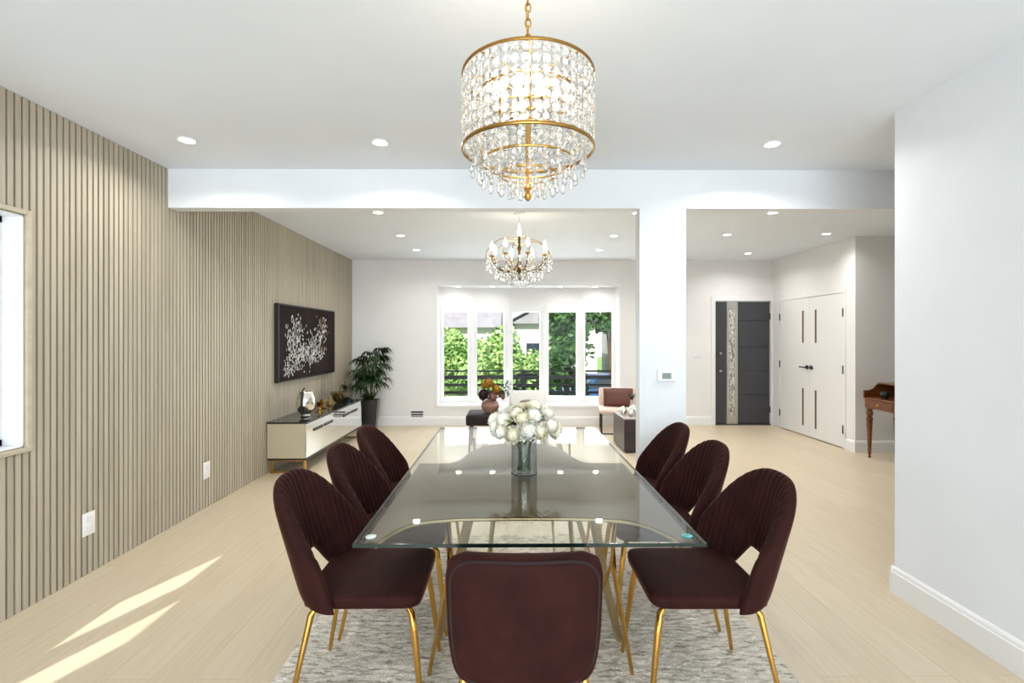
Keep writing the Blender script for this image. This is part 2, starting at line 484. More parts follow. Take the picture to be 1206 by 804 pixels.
for y0, y1, z0, z1 in ((W1[0]-.034, W1[0]-.004, W1[2]-.03, W1[3]+.03), (W1[1]+.004, W1[1]+.034, W1[2]-.03, W1[3]+.03), (W1[0]-.004, W1[1]+.004, W1[2]-.03, W1[2]-.004), (W1[0]-.004, W1[1]+.004, W1[3]+.004, W1[3]+.03)):
    box(bm, (XL-.028, y0, z0), (XL+.014, y1, z1), .003, 1)
obj('window_casing', bm, 'tan_trim', w)
for i, q in enumerate((W2, W3)):  # clear panes for the unseen openings added to let the sun patches in
    o = struct('window_%d' % (3+i), box(B(), (XL-.15, q[0], q[2]), (XL-.145, q[1], q[3])), 'pane')

# bay
BP = [(BX0-.01, 8.43), (-.62, 8.555), (0, 8.615), (.625, 8.615), (1.25, 8.555), (BX1+.01, 8.43)]
ZW0, ZW1 = BZ0, 1.985
bm = B()
for a, b in zip(BP, BP[1:]):
    slab(bm, a, b, -.3, ZW0, .12); slab(bm, a, b, ZW1, BZ1+.1, .12)
box(bm, (BX0-.12, YF+.141, -.3), (BX0, 8.47, BZ1+.1)); box(bm, (BX1, YF+.141, -.3), (BX1+.12, 8.47, BZ1+.1))
struct('wall_bay', bm, 'warm_lit_white')
struct('trim_2', prism(B(), [(BX0, YF-.02), (BX1, YF-.02), (BX1, 8.43)] + [p for p in BP[::-1][1:-1]] + [(BX0, 8.43)], BZ0-.035, BZ0+.005), 'trim')     # window seat board
struct('trim_3', prism(B(), [(BX0-.12, YF+.141), (BX1+.12, YF+.141), (BX1+.12, 8.5)] + [(x, y+.1) for x, y in BP[::-1][1:-1]] + [(BX0-.12, 8.5)], BZ1, BZ1+.1), 'ceiling')   # bay soffit
bm = B()
for x0, x1, z0, z1 in ((BX0-.05, BX0, BZ0-.03, BZ1+.05), (BX1, BX1+.05, BZ0-.03, BZ1+.05), (BX0, BX1, BZ1, BZ1+.05)):
    box(bm, (x0, YF-.012, z0), (x1, YF, z1), .003, 1)
struct('trim_4', bm, 'trim')
win = None
bmf = B()
for a, b in zip(BP, BP[1:]):
    a = Vector(a); b = Vector(b); L_ = (b-a).length; d = (b-a)/L_
    def seg(s0, s1, z0, z1, off, th):
        n = Vector((-d.y, d.x)); p = a+d*s0+n*off; q = a+d*s1+n*off
        slab(bmf, tuple(p), tuple(q), z0, z1, th)
    seg(0, .075, ZW0, ZW1, -.03, .12); seg(L_-.075, L_, ZW0, ZW1, -.03, .12)
    seg(.075, L_-.075, ZW0, ZW0+.10, -.02, .1); seg(.075, L_-.075, ZW1-.09, ZW1, -.02, .1)
# heavy posts between the lights
win = struct('window_1', bmf, 'trim')
for a, b in zip(BP, BP[1:]):
    a = Vector(a); b = Vector(b); L_ = (b-a).length; d = (b-a)/L_; n = Vector((-d.y, d.x))
    p = a+d*.07+n*.03; q = a+d*(L_-.07)+n*.03
    obj('window_pane', slab(B(), tuple(p), tuple(q), ZW0+.09, ZW1-.08, .006), 'pane', win)
bm = B()
for (x, y) in BP: box(bm, (x-.03, y-.045, ZW0), (x+.03, y-.025, ZW1), .004, 1)
obj('window_trim', bm, 'trim', win)

# front door
d1 = struct('door_1', B() if False else box(B(), (FD[0]+.012, YF+.035, .012), (FD[1]-.012, YF+.075, 2.05)), 'anthracite')
bm = B()
gx0, gx1 = FD[0]+.20, FD[0]+.385
hs = [.012, .50, .89, 1.29, 1.73, 2.05]
for z0, z1 in zip(hs, hs[1:]): box(bm, (gx1+.004, YF+.027, z0+.004), (FD[1]-.014, YF+.035, z1-.004), .003, 1)
box(bm, (FD[0]+.014, YF+.027, .014), (gx0-.004, YF+.035, 2.048), .003, 1)
obj('door_panel', bm, 'anthracite', d1)
gi0, gi1 = FD[0]+.238, FD[0]+.335
bm = B(); z0, z1 = .165, 1.93
for a, b, c, e in ((gx0, gi0, .014, 2.048), (gi1, gx1, .014, 2.048), (gi0, gi1, .014, z0), (gi0, gi1, z1, 2.048)): box(bm, (a, YF+.022, c), (b, YF+.035, e))
obj('steel_plate', bm, 'steel', d1, label='brushed steel strip of the door')
obj('glass_insert', box(B(), (gi0, YF+.028, z0), (gi1, YF+.036, z1)), 'rippled_glass', d1, label='narrow rippled glass insert')
for z in (1.185, .89):
    obj('lock', lathe(B(), [(0, .02), (.018, .02), (.024, .012), (.026, 0), (0, 0)], 16, mtx=Matrix.Translation((FD[0]+.10, YF+.028, z)) @ Matrix.Rotation(PI/2, 4, 'X')), 'steel', d1)
for z in (.25, 1.8):
    obj('hinge', tube(B(), [(FD[1]-.006, YF+.02, z-.05), (FD[1]-.006, YF+.02, z+.05)], .009, 8), 'black', d1)
obj('threshold', box(B(), (FD[0], YF-.005, 0), (FD[1], YF+.13, .01)), 'black', d1)
bm = B()
box(bm, (FD[0]-.07, YF-.014, 0), (FD[0], YF, 2.13), .004, 1); box(bm, (FD[0], YF-.014, 2.06), (FD[1], YF, 2.13), .004, 1)
box(bm, (FD[1]-.0, YF-.014, 0), (XE-.001, YF, 2.13), .002, 1)
struct('trim_5', bm, 'trim')

# double closet doors in the side wall of the entry
mid = 7.135
def closet(name, y0, y1, slot, hinge_y, sgn):
    d = struct(name, box(B(), (XE-.004, y0+.002, .012), (XE+.036, y1-.002, 2.035), .002, 1), 'door_white')
    for z0, z1 in ((1.375, 1.85), (.15, .70)):
        obj('door_insert', box(B(), (XE-.007, slot-.018, z0), (XE, slot+.018, z1)), 'bronze_insert', d, label='narrow bronze slot insert')
    for z in (.25, 1.03, 1.78):
        obj('hinge', tube(B(), [(XE-.012, hinge_y, z-.055), (XE-.012, hinge_y, z+.055)], .009, 8), 'black', d)
    hy = mid-sgn*-.05
    hb = B(); box(hb, (XE-.016, hy-.027, .99), (XE-.004, hy+.027, 1.045), .002, 1)
    tube(hb, [(XE-.016, hy, 1.017), (XE-.052, hy, 1.017), (XE-.055, hy+sgn*.03, 1.017), (XE-.055, hy+sgn*.115, 1.017)], .0095, 8)
    obj('door_handle', hb, 'black', d)
    return d
closet('door_2', mid, DD[1], 7.29, DD[1]-.004, 1)
closet('door_3', DD[0], mid, 6.985, DD[0]+.004, -1)
bm = B(); box(bm, (XE-.01, DD[0]-.04, 0), (XE, DD[0], 2.08), .003, 1); box(bm, (XE-.01, DD[1], 0), (XE, DD[1]+.07, 2.08), .003, 1); box(bm, (XE-.01, DD[0], 2.04), (XE, DD[1], 2.08), .003, 1)
struct('trim_6', bm, 'trim')
# closet interior so that nothing shows through
bm = B(); box(bm, (XE+.141, DD[0]-.2, 0), (XE+.16, DD[1]+.2, 2.3)); struct('wall_closet', bm, 'white_wall')

# ------------------------------------------------------------------ recessed lights
def recessed(x, y, z, where, pw):
    t = thing('recessed_light', 'small round recessed ceiling light ' + where, 'ceiling light', (x, y, z), 0, 'recessed ceiling lights')
    obj('trim_ring', lathe(B(), [(.045, 0), (.055, 0), (.058, -.004), (.054, -.009), (.046, -.007), (.045, 0)], 24), 'plastic', t)
    obj('lens', lathe(B(), [(0, -.003), (.045, -.003), (.045, -.001), (0, -.001)], 20), 'lens', t)
    light('downlight', 'AREA', (x, y, z-.014), pw, .09, col=(1, .975, .94), spread=R(150))
P0 = 6
recessed(-2.08, 3.20, H, 'in the dining ceiling beside the slat wall', P0)
recessed(-.84, 3.23, H, 'in the dining ceiling left of the drum chandelier', P0)
recessed(1.74, 3.24, H, 'in the dining ceiling right of the drum chandelier', P0)
recessed(-1.33, 5.03, H, 'just behind the white beam, nearest the slat wall', P0)
recessed(1.32, 5.03, H, 'behind the beam at the post\'s left edge', P0)
recessed(-1.35, 6.17, H, 'second behind the beam on the left of the small chandelier', P0)
recessed(1.32, 6.16, H, 'second behind the beam on the right of the small chandelier', P0)
recessed(-1.34, 7.17, H, 'third behind the beam on the left, before the bay', P0)
recessed(1.32, 7.17, H, 'third behind the beam on the right, before the bay', P0)
recessed(2.71, 6.09, H, 'in the entry ceiling, leftmost just right of the post', P0)
recessed(3.63, 7.44, H, 'in the entry ceiling before the dark front door', P0)
recessed(2.70, 5.01, H, 'in the entry ceiling close behind the beam', P0)
recessed(3.91, 6.03, H, 'in the entry ceiling nearest the white double doors', P0)
for x, wh in ((-.84, 'in the bay soffit, leftmost'), (-.27, 'in the bay soffit, second from the left'), (.87, 'in the bay soffit, third from the left'), (1.46, 'in the bay soffit, rightmost')):
    recessed(x, 8.26, BZ1, wh, .7)

# ------------------------------------------------------------------ wall plates, vent, thermostat
def plate(y, z, label):
    t = thing('wall_outlet', label, 'outlet', (XL, y, z), 0, 'outlet plates on the slat wall')
    obj('cover_plate', box(B(), (0, -.045, -.07), (.007, .045, .07), .003, 2), 'plastic', t)
    bm = B()
    for zz in (-.028, .028): box(bm, (.0065, -.018, zz-.02), (.0095, .018, zz+.02), .002, 1)
    obj('socket', bm, 'trim', t)
plate(3.04, .31, 'white outlet plate low on the slat wall, nearer one with a wide plate')
plate(4.22, .32, 'white outlet plate low on the slat wall, farther one towards the console')
t = thing('floor_vent', 'small wall vent with black slots low on the far wall', 'vent', (-1.51, YF, .18))
obj('vent_frame', box(B(), (-.115, -.006, -.07), (.115, 0, .07), .002, 1), 'trim', t)
bm = B()
for z in (-.042, 0, .042): box(bm, (-.1, -.009, z-.013), (.1, -.005, z+.013))
obj('slot', bm, 'black', t)
t = thing('thermostat', 'white square thermostat with grey screen on the post', 'thermostat', (1.20, 3.75, 1.16))
obj('body', box(B(), (-.068, -.02, -.045), (.068, 0, .045), .005, 2), 'plastic', t)
obj('screen', box(B(), (-.034, -.022, -.022), (.034, -.0195, .022)), 'plastic_grey', t)
for x, y, z, lab in ((3.13, YF, 1.17, 'faint white switch plate on the wall left of the front door'),):
    t = thing('light_switch', lab, 'switch', (x, y, z)); obj('cover_plate', box(B(), (-.06, -.007, -.06), (.06, 0, .06), .003, 2), 'white_wall', t)
    bm = B(); box(bm, (-.042, -.010, -.034), (-.008, -.006, .034), .001, 1); box(bm, (.008, -.010, -.034), (.042, -.006, .034), .001, 1); obj('rocker', bm, 'trim', t)

# ------------------------------------------------------------------ rug
RX0, RX1, RY0, RY1 = -1.0, 1.225, .95, 3.62
bm = B(); nx, ny = 230, 300; grid = []
for j in range(ny+1):
    row = []
    for i in range(nx+1):
        x = RX0+(RX1-RX0)*i/nx; y = RY0+(RY1-RY0)*j/ny
        e = min(i, nx-i, j, ny-j)
        h = .010 + .007*mnoise.noise(Vector((x*16, y*62, 0))) + .005*mnoise.noise(Vector((x*70, y*90, 3)))
        if e == 0: h = .0008
        elif e == 1: h *= .7
        ox = .006*mnoise.noise(Vector((x*40, y*40, 7))) + .008*mnoise.noise(Vector((x*3, y*7, 1)))
        oy = .006*mnoise.noise(Vector((x*40, y*40, 17)))
        row.append(bm.verts.new((x+ox, y+oy, max(.0008, h))))
    grid.append(row)
for j in range(ny):
    for i in range(nx): bm.faces.new((grid[j][i], grid[j][i+1], grid[j+1][i+1], grid[j+1][i]))
edge = [grid[0][i] for i in range(nx+1)]
o = single('area_rug', bm, 'rug', 'pale grey textured shag rug under the dining table', 'rug', smooth=180)

# ------------------------------------------------------------------ dining table
TX0, TX1, TY0, TY1, TZ = -.525, .67, 1.665, 3.82, .755
tcx, tcy = (TX0+TX1)/2, (TY0+TY1)/2
T = thing('dining_table', 'large rectangular glass dining table with bronze inlay and gold legs', 'table', (tcx, tcy, 0))
hx, hy = (TX1-TX0)/2, (TY1-TY0)/2
tt = obj('tabletop', box(B(), (-hx, -hy, TZ-.012), (hx, hy, TZ)), 'table_glass', T, label='clear glass top')
bm = B()
for a, b, c, d in ((-hx-.0015, hx+.0015, -hy-.003, -hy), (-hx-.0015, hx+.0015, hy, hy+.003), (-hx-.0015, -hx, -hy, hy), (hx, hx+.0015, -hy, hy)):
    box(bm, (a, c, TZ-.013), (b, d, TZ-.0005))
obj('glass_edge', bm, 'glass_edge', tt)
pan = [(-.50, 2.78), (-.33, 2.78), (-.28, 2.86), (-.25, 3.0), (-.22, 3.11), (-.17, 3.20), (-.10, 3.27), (.0, 3.30), (.13, 3.31), (.24, 3.27), (.31, 3.19), (.35, 3.07), (.38, 2.92), (.41, 2.83), (.455, 2.78), (.645, 2.78),
       (.645, 1.69), (.60, 1.69), (.585, 1.75), (.56, 1.80), (.53, 1.85), (.49, 1.89), (.44, 1.915), (.34, 1.935), (.2, 1.942), (.07, 1.944), (-.06, 1.942), (-.2, 1.937), (-.30, 1.918), (-.35, 1.895), (-.395, 1.855), (-.425, 1.80), (-.445, 1.75), (-.455, 1.69), (-.50, 1.69)]
pan = [(x-tcx, y-tcy) for x, y in pan]
obj('inlay_panel', prism(B(), pan, TZ-.018, TZ-.0135), 'bronze', T, smooth=0, label='bronze tinted panel under the glass with curved cutouts at both ends')
rim = [(x-tcx, y-tcy, TZ-.022) for x, y in [(-.455, 1.69), (-.445, 1.75), (-.425, 1.80), (-.395, 1.855), (-.35, 1.895), (-.30, 1.918), (-.2, 1.937), (-.06, 1.942), (.07, 1.944), (.2, 1.942), (.34, 1.935), (.44, 1.915), (.49, 1.89), (.53, 1.85), (.56, 1.80), (.585, 1.75), (.60, 1.69)]]
obj('frame_arch', tube(B(), rim, .006, 6), 'champagne', T)
cx0 = .095-tcx
for sx in (-1, 1):
    for sy in (-1, 1):
        yy = lambda y: (y-tcy)*(-sy) if sy > 0 else (y-tcy)
        X = lambda x: cx0+sx*x
        # bent gold rod: short upright then a splayed lower half
        obj('leg', tube(B(), [(X(.335), yy(1.99), TZ-.018), (X(.335), yy(2.03), .60), (X(.345), yy(2.05), .47), (X(.435), yy(2.11), .012)], [.009, .0105, .0135, .0105], 8, flat=(1.5, .8)), 'gold', T)
        obj('leg', tube(B(), [(X(.345), yy(1.975), TZ-.018), (X(.325), yy(2.03), .50), (X(.285), yy(2.16), .27)], [.006, .007, .006], 8), 'gold', T)
        obj('leg', tube(B(), [(X(.25), yy(2.02), TZ-.018), (X(.33), yy(2.18), .38), (X(.43), yy(2.33), .014)], [.022, .021, .02], 4, flat=(1, .4)), 'champagne', T, label='wide flat champagne leg')
        obj('leg', tube(B(), [(X(.155), yy(2.02), TZ-.018), (X(.20), yy(2.12), .3), (X(.21), yy(2.2), .014)], [.010, .009, .008], 8), 'champagne', T)
for sx, m, lb in ((-1, 'clear_pad', 'clear corner pad'), (1, 'turquoise', 'turquoise corner pad')):
    obj('corner_pad', lathe(B(), [(0, TZ), (.018, TZ), (.019, TZ+.003), (.014, TZ+.005), (0, TZ+.005)], 16, (tcx*0+sx*(hx-.045), -hy+.055, 0)), m, T, label=lb)

# ------------------------------------------------------------------ dining chairs
def chair_mesh():
    wid, deep = .247, .172
    phi = R(86)
    def recl(z): return -.122*max(0, (z-.44)/.43)
    def f(u, v):
        s = 2*u-1; t = s*phi
        y = wid*math.sin(t)/math.sin(phi)
        q = min(1, abs(y)/wid)
        zt = .585+.303*max(0, 1-q**2.9)**.5
        k = min(1, max(0, (abs(s)-.13)/.29)); k = k*k*(3-2*k)
        zb = .562*(1-k)+.437*k
        z = zb+(zt-zb)*v
        wz = 1+.05*min(1, max(0, (z-.5)/.3))
        return Vector((-.224+deep*(1-math.cos(t))+recl(z), y*wz, z))
    NP = 21
    def pl(u, v):
        s = abs(2*u-1)
        if s > .93: return 0
        return .017*(abs(math.sin(PI*NP*u))**.55-1)*min(1, v*5)
    return pillow(B(), f, .030, 168, 26, pl, 8)
def make_chair():
    t = thing('dining_chair', '', 'chair', (0,0,0), 0, 'velvet chairs along the table sides')
    obj('backrest', chair_mesh(), 'velvet', t, smooth=180)
    bm = cushion(B(), .225, .222, .436, .487, 9, 64, (.02, 0), .010); obj('seat', bm, 'velvet', t, smooth=60)
    fb = B(); tube(fb, [(.18, -.17, .430), (.18, .17, .430)], .008, 6); tube(fb, [(-.14, -.17, .430), (-.14, .17, .430)], .008, 6)
    tube(fb, [(-.14, -.17, .430), (.18, -.17, .430)], .008, 6); tube(fb, [(-.14, .17, .430), (.18, .17, .430)], .008, 6)
    obj('seat_frame', fb, 'gold', t)
    for sy in (-1, 1):
        obj('leg', tube(B(), [(.17, sy*.155, .431), (.188, sy*.172, .428), (.205, sy*.182, .405), (.215, sy*.188, .34), (.255, sy*.215, .012)], [.007, .011, .0135, .0135, .0085], 10), 'gold', t)
        obj('leg', tube(B(), [(-.15, sy*.165, .432), (-.175, sy*.178, .40), (-.25, sy*.228, .012)], [.011, .0125, .008], 10), 'gold', t)
    return t
proto = make_chair()
chairs = [(-.57, 2.04, 0, 'burgundy velvet side chair nearest the viewer on the left of the table'),
          (-.56, 2.575, 2, 'burgundy velvet side chair in the middle of the left row'),
          (-.575, 3.11, 1, 'burgundy velvet side chair at the far end of the left row, near the console'),
          (.775, 2.03, 180, 'burgundy velvet side chair nearest the viewer on the right of the table'),
          (.785, 2.63, 179, 'burgundy velvet side chair in the middle of the right row'),
          (.79, 3.20, 178, 'burgundy velvet side chair at the far end of the right row, by the post')]
for i, (x, y, a, lb) in enumerate(chairs):
    o = proto if i == 0 else copy_tree(proto)
    o.location = (x, y, .006); o.rotation_euler = (0, 0, R(a)); o['label'] = lb

# head chair, seen from behind
t = thing('dining_chair', 'burgundy velvet head chair with squared back, seen from behind', 'chair', (.048, 1.735, .006), R(90))
def hb(u, v):
    z = .398+.399*v
    w = (.229+.010*min(1, (z-.44)/.3))
    # rounded corners
    s = 2*u-1
    q = abs(2*v-1)
    w2 = w*(1-.10*max(0, (abs(2*v-1)-.62)/.38)**2.6)*(1-.10*max(0, (.45-v)/.45)**2)
    edge = .012*max(0, abs(s)-.7)/.3
    return Vector((-.248+.035*s*s-.018*v, s*w2, z+(-.028 if v > .5 else .022)*max(0, (abs(s)-.80)/.2)**2.2*q))
obj('backrest', pillow(B(), hb, .038, 60, 34, None, 14), 'velvet', t, smooth=180)
pp = []
for k in range(97):
    a = 2*PI*k/96; ct, st = math.cos(a), math.sin(a); e = 7
    u = .5+.47*math.copysign(abs(ct)**(2/e), ct); v = .5+.472*math.copysign(abs(st)**(2/e), st)
    p = hb(u, v); pp.append((p.x-.034, p.y, p.z))
obj('piping', tube(B(), pp[:-1], .0042, 6, True), 'piping', t)
obj('seat', cushion(B(), .235, .225, .436, .487, 6, 48, (.03, 0), .010), 'velvet', t, smooth=60)
for sy in (-1, 1):
    obj('leg', tube(B(), [(.17, sy*.165, .437), (.205, sy*.182, .405), (.255, sy*.215, .012)], [.011, .0135, .0085], 10), 'gold', t)
    obj('leg', tube(B(), [(-.18, sy*.175, .437), (-.215, sy*.188, .40), (-.255, sy*.215, .012)], [.011, .0125, .008], 10), 'gold', t)

# ------------------------------------------------------------------ vase with peonies on the table
VX, VY = .08, 2.52
vz = TZ+.001
t = thing('glass_vase', 'clear cylinder glass vase standing on the glass dining table', 'vase', (VX, VY, vz))
obj('vessel', lathe(B(), [(0, 0), (.062, 0), (.066, .006), (.066, .196), (.064, .198), (.0625, .196), (.0625, .014), (.058, .010), (0, .010)], 40), 'vase_glass', t)
obj('base_rim', tube(B(), [(.0655*math.cos(2*PI*k/40), .0655*math.sin(2*PI*k/40), .004) for k in range(40)], .003, 6, True), 'glass_edge', t)

def blossom(r, seed, m='petal', n=64):
    """ruffled ball of cupped petals"""
    rnd = random.Random(seed); bm = B()
    ball(bm, (0, 0, r*.42), r*.60, 2)
    for k in range(n):
        cz = 1-1.45*(k+.5)/n; a = k*2.39996+rnd.uniform(-.15, .15)
        sz = math.sqrt(max(0, 1-cz*cz))
        d = Vector((sz*math.cos(a), sz*math.sin(a), cz))
        up = Vector((0, 0, 1)) if cz < .97 else Vector((1, 0, 0))
        side = d.cross(up).normalized(); top = side.cross(d).normalized()
        L_ = r*rnd.uniform(.5, .72); wd = r*rnd.uniform(.30, .42)
        out = .16+.34*(1-cz)/1.45
        rows = []
        for i in range(5):
            v = i/4; row = []
            for j in range(5):
                q = (j-2)/2
                w = wd*math.sin(PI*(.16+.66*v))*q
                p = Vector((0, 0, r*.42)) + d*(r*(.52+.40*v*out*2.4+.12*rnd.uniform(-1, 1)*v - .10*q*q*v)) + side*w + top*(L_*(v-.55))
                row.append(bm.verts.new(p))
            rows.append(row)
        for i in range(4):
            for j in range(4): bm.faces.new((rows[i][j], rows[i][j+1], rows[i+1][j+1], rows[i+1][j]))
    return bm

def flower(name, label, group, loc, r, foot, seed, m='petal', cat='flower'):
    """loc: blossom centre in the world, foot: where its stem ends"""
    o = thing(name, label, cat, foot, 0, group)
    d = Vector(loc)-Vector(foot)
    q = Vector((d.x*2.0, d.y*2.0, max(.05, d.z*.6))).to_track_quat('Z', 'Y').to_matrix().to_4x4()
    bm = blossom(r, seed, m); bmesh.ops.transform(bm, matrix=Matrix.Translation(d-Vector((0, 0, r*.2))) @ q, verts=bm.verts)
    obj('blossom', bm, m, o, smooth=180)
    h = d-Vector((0,0,r*.2))
    mid_ = Vector((h.x*.12, h.y*.12, h.z*.55))
    obj('stem', tube(B(), [(0,0,0), mid_, h], .0035, 6), 'stem', o)
    return o
G = 'cream peonies in the table vase'
heads = [(-0.116, -0.016, 0.236, 0.052, 'petal', 'white peony hanging lowest at the left of the table bouquet'),
         (-0.054, -0.094, 0.220, 0.048, 'petal_yellow', 'round cream peony low at the front left of the table bouquet'),
         (0.012, -0.111, 0.240, 0.058, 'petal', 'large white peony at the front centre of the table bouquet'),
         (0.064, -0.094, 0.236, 0.046, 'petal_yellow', 'small cream peony front right of centre in the table bouquet'),
         (0.120, -0.025, 0.236, 0.060, 'petal_yellow', 'big cream peony at the right end of the table bouquet'),
         (-0.084, -0.049, 0.281, 0.050, 'petal', 'white peony at the upper left front of the table bouquet'),
         (-0.032, -0.041, 0.310, 0.050, 'petal_yellow', 'yellowish peony left of the top of the table bouquet'),
         (0.036, -0.049, 0.293, 0.050, 'petal', 'white peony just above the front centre of the table bouquet'),
         (0.048, 0.025, 0.326, 0.048, 'petal_yellow', 'cream peony at the very top of the table bouquet'),
         (0.096, 0.000, 0.297, 0.048, 'petal', 'white peony at the upper right of the table bouquet'),
         (-0.080, 0.057, 0.301, 0.048, 'petal', 'white peony at the back left of the table bouquet'),
         (0.080, 0.082, 0.289, 0.048, 'petal', 'white peony at the back right of the table bouquet'),
         (0.000, 0.090, 0.306, 0.048, 'petal_yellow', 'cream peony at the back centre of the table bouquet')]
heads += [(-.128, .03, .265, .050, 'petal', 'white peony behind the left end of the table bouquet'),
          (.118, -.075, .262, .044, 'petal', 'white peony tucked between the front and the right end of the table bouquet'),
          (-.012, -.095, .292, .042, 'petal_yellow', 'small cream peony in the middle front of the table bouquet'),
          (-.105, -.085, .232, .042, 'petal', 'white peony low between the left end and the front of the table bouquet')]
for i, (x, y, z, r, m, lb) in enumerate(heads):
    a = 2.4*i
    flower('peony', lb, G, (VX+x, VY+y, vz+z), r, (VX+.03*math.cos(a), VY+.03*math.sin(a), vz+.016), 100+i, m)
bm = B(); rnd = random.Random(5)
for k in range(150):
    a = rnd.uniform(0, 2*PI); e = rnd.uniform(-.25, 1.2); rr = rnd.uniform(.6, 1.0)
    p = Vector((math.cos(a)*math.cos(e)*.142*rr, math.sin(a)*math.cos(e)*.130*rr, .235+math.sin(e)*.10*rr))
    d = (p-Vector((0, 0, .2))).normalized()
    leaf(bm, p-d*.02, p+d*.03+Vector((rnd.uniform(-.01,.01), rnd.uniform(-.01,.01), rnd.uniform(-.01,.01))), .022, seg=3)
for k in range(10):
    a = 2*PI*k/10
    tube(bm, [(.035*math.cos(a), .035*math.sin(a), .02), (.008*math.cos(a+1), .008*math.sin(a+1), .12), (.09*math.cos(a+PI), .09*math.sin(a+PI), .24)], .0028, 5)
single('bouquet_foliage', bm, 'greens', 'green leaves and stems tucked between the cream peonies on the table', 'foliage', (VX, VY, vz), smooth=180)['kind'] = 'stuff'

# ------------------------------------------------------------------ drum chandelier
CH = thing('crystal_chandelier', 'gold drum chandelier of hanging crystal strands above the dining table', 'chandelier', (.065, 1.65, 0))
r1, zt1, zb1 = .218, 2.322, 2.078
def ring(r, z, rr=.006, n=72, flat=None): return tube(B(), [(r*math.cos(2*PI*k/n), r*math.sin(2*PI*k/n), z) for k in range(n)], rr, 8, True, flat)
obj('top_ring', ring(r1, zt1, .0055, flat=(.7, 1)), 'antique_gold', CH)
obj('bottom_ring', ring(r1, zb1, .0068, flat=(.7, 1)), 'antique_gold', CH)
obj('inner_ring', ring(.165, 2.255, .004), 'gold', CH)
obj('inner_ring', ring(.155, 2.035, .004), 'gold', CH)
obj('inner_ring', ring(.095, 1.995, .004), 'gold', CH)
bm = B()
for k in range(4):
    a = PI*k/4
    tube(bm, [(-r1*math.cos(a), -r1*math.sin(a), zt1), (r1*math.cos(a), r1*math.sin(a), zt1)], .0022, 6)
    tube(bm, [(-.165*math.cos(a), -.165*math.sin(a), 2.255), (.165*math.cos(a), .165*math.sin(a), 2.255)], .003, 6)
    tube(bm, [(.155*math.cos(2*a), .155*math.sin(2*a), 2.035), (.165*math.cos(2*a), .165*math.sin(2*a), 2.255)], .0025, 6)
tube(bm, [(0, 0, 1.955), (0, 0, zt1+.01)], .004, 8)
obj('frame', bm, 'gold', CH)
bm = B(); z = zt1+.012; k = 0
while z < H-.03:
    a = (k % 2)*PI/2
    tube(bm, [(.009*math.cos(s)*math.cos(a), .009*math.cos(s)*math.sin(a), z+.016+.016*math.sin(s)) for s in [2*PI*q/12 for q in range(12)]], .0028, 6, True)
    z += .0255; k += 1
tube(bm, [(.006, .006, zt1), (-.006, .004, (zt1+H)/2), (.006, -.004, H-.02)], .002, 5)
obj('chain', bm, 'gold', CH)
obj('canopy', lathe(B(), [(0, H-.03), (.02, H-.03), (.06, H-.012), (.065, H-.001), (0, H-.001)], 24), 'gold', CH)
obj('finial', lathe(B(), [(0, 1.905), (.008, 1.912), (.013, 1.925), (.006, 1.938), (.016, 1.95), (.006, 1.965), (0, 1.968)], 12), 'gold', CH)
# strands
def strand(bm, x, y, z0, z1, n, w, rot, rnd):
    st = (z0-z1)/n
    for i in range(n):
        z = z0-st*(i+.5)
        octa(bm, (x, y, z), w, st*.47, w*.42, rot+rnd.uniform(-.5, .5))
    tube(bm, [(x, y, z0), (x, y, z1)], .0007, 3)
rnd = random.Random(3)
for k in range(46):
    a = 2*PI*k/46
    bm = B(); strand(bm, r1*.985*math.cos(a), r1*.985*math.sin(a), zt1-.006, zb1+.008, 7, .0150, a+PI/2, rnd)
    obj('crystal_strand', bm, 'crystal', CH, smooth=0)
for k in range(20):
    a = 2*PI*(k+.5)/20
    bm = B(); strand(bm, .165*math.cos(a), .165*math.sin(a), 2.25, 2.06, 5, .016, a+PI/2, rnd)
    obj('crystal_strand', bm, 'crystal', CH, smooth=0)
for k in range(20):
    a = 2*PI*k/20
    bm = B(); strand(bm, .158*math.cos(a), .158*math.sin(a), 2.03, 1.995, 2, .010, a+PI/2, rnd); drop(bm, (.158*math.cos(a), .158*math.sin(a), 1.996), .010, .04)
    strand(bm, .190*math.cos(a+.15), .190*math.sin(a+.15), 2.075, 2.03, 2, .010, a+PI/2, rnd); drop(bm, (.190*math.cos(a+.15), .190*math.sin(a+.15), 2.03), .010, .038); tube(bm, [(.158*math.cos(a), .158*math.sin(a), 2.03), (.190*math.cos(a+.15), .190*math.sin(a+.15), 2.075)], .0008, 3)
    obj('crystal_strand', bm, 'crystal', CH, smooth=0)
for k in range(14):
    a = 2*PI*k/14
    bm = B(); strand(bm, .098*math.cos(a), .098*math.sin(a), 1.99, 1.965, 2, .009, a+PI/2, rnd); drop(bm, (.098*math.cos(a), .098*math.sin(a), 1.966), .009, .034)
    drop(bm, (.128*math.cos(a+.2), .128*math.sin(a+.2), 2.01), .010, .042); drop(bm, (.055*math.cos(a), .055*math.sin(a), 1.972), .008, .04); tube(bm, [(.098*math.cos(a), .098*math.sin(a), 1.996), (.128*math.cos(a+.2), .128*math.sin(a+.2), 2.012)], .0008, 3)
    tube(bm, [(.155*math.cos(a), .155*math.sin(a), 2.035), (.12*math.cos(a), .12*math.sin(a), 2.006), (.095*math.cos(a), .095*math.sin(a), 1.995), (.04*math.cos(a), .04*math.sin(a), 1.965), (.008*math.cos(a), .008*math.sin(a), 1.955)], .0012, 4)
    obj('crystal_strand', bm, 'crystal', CH, smooth=0)
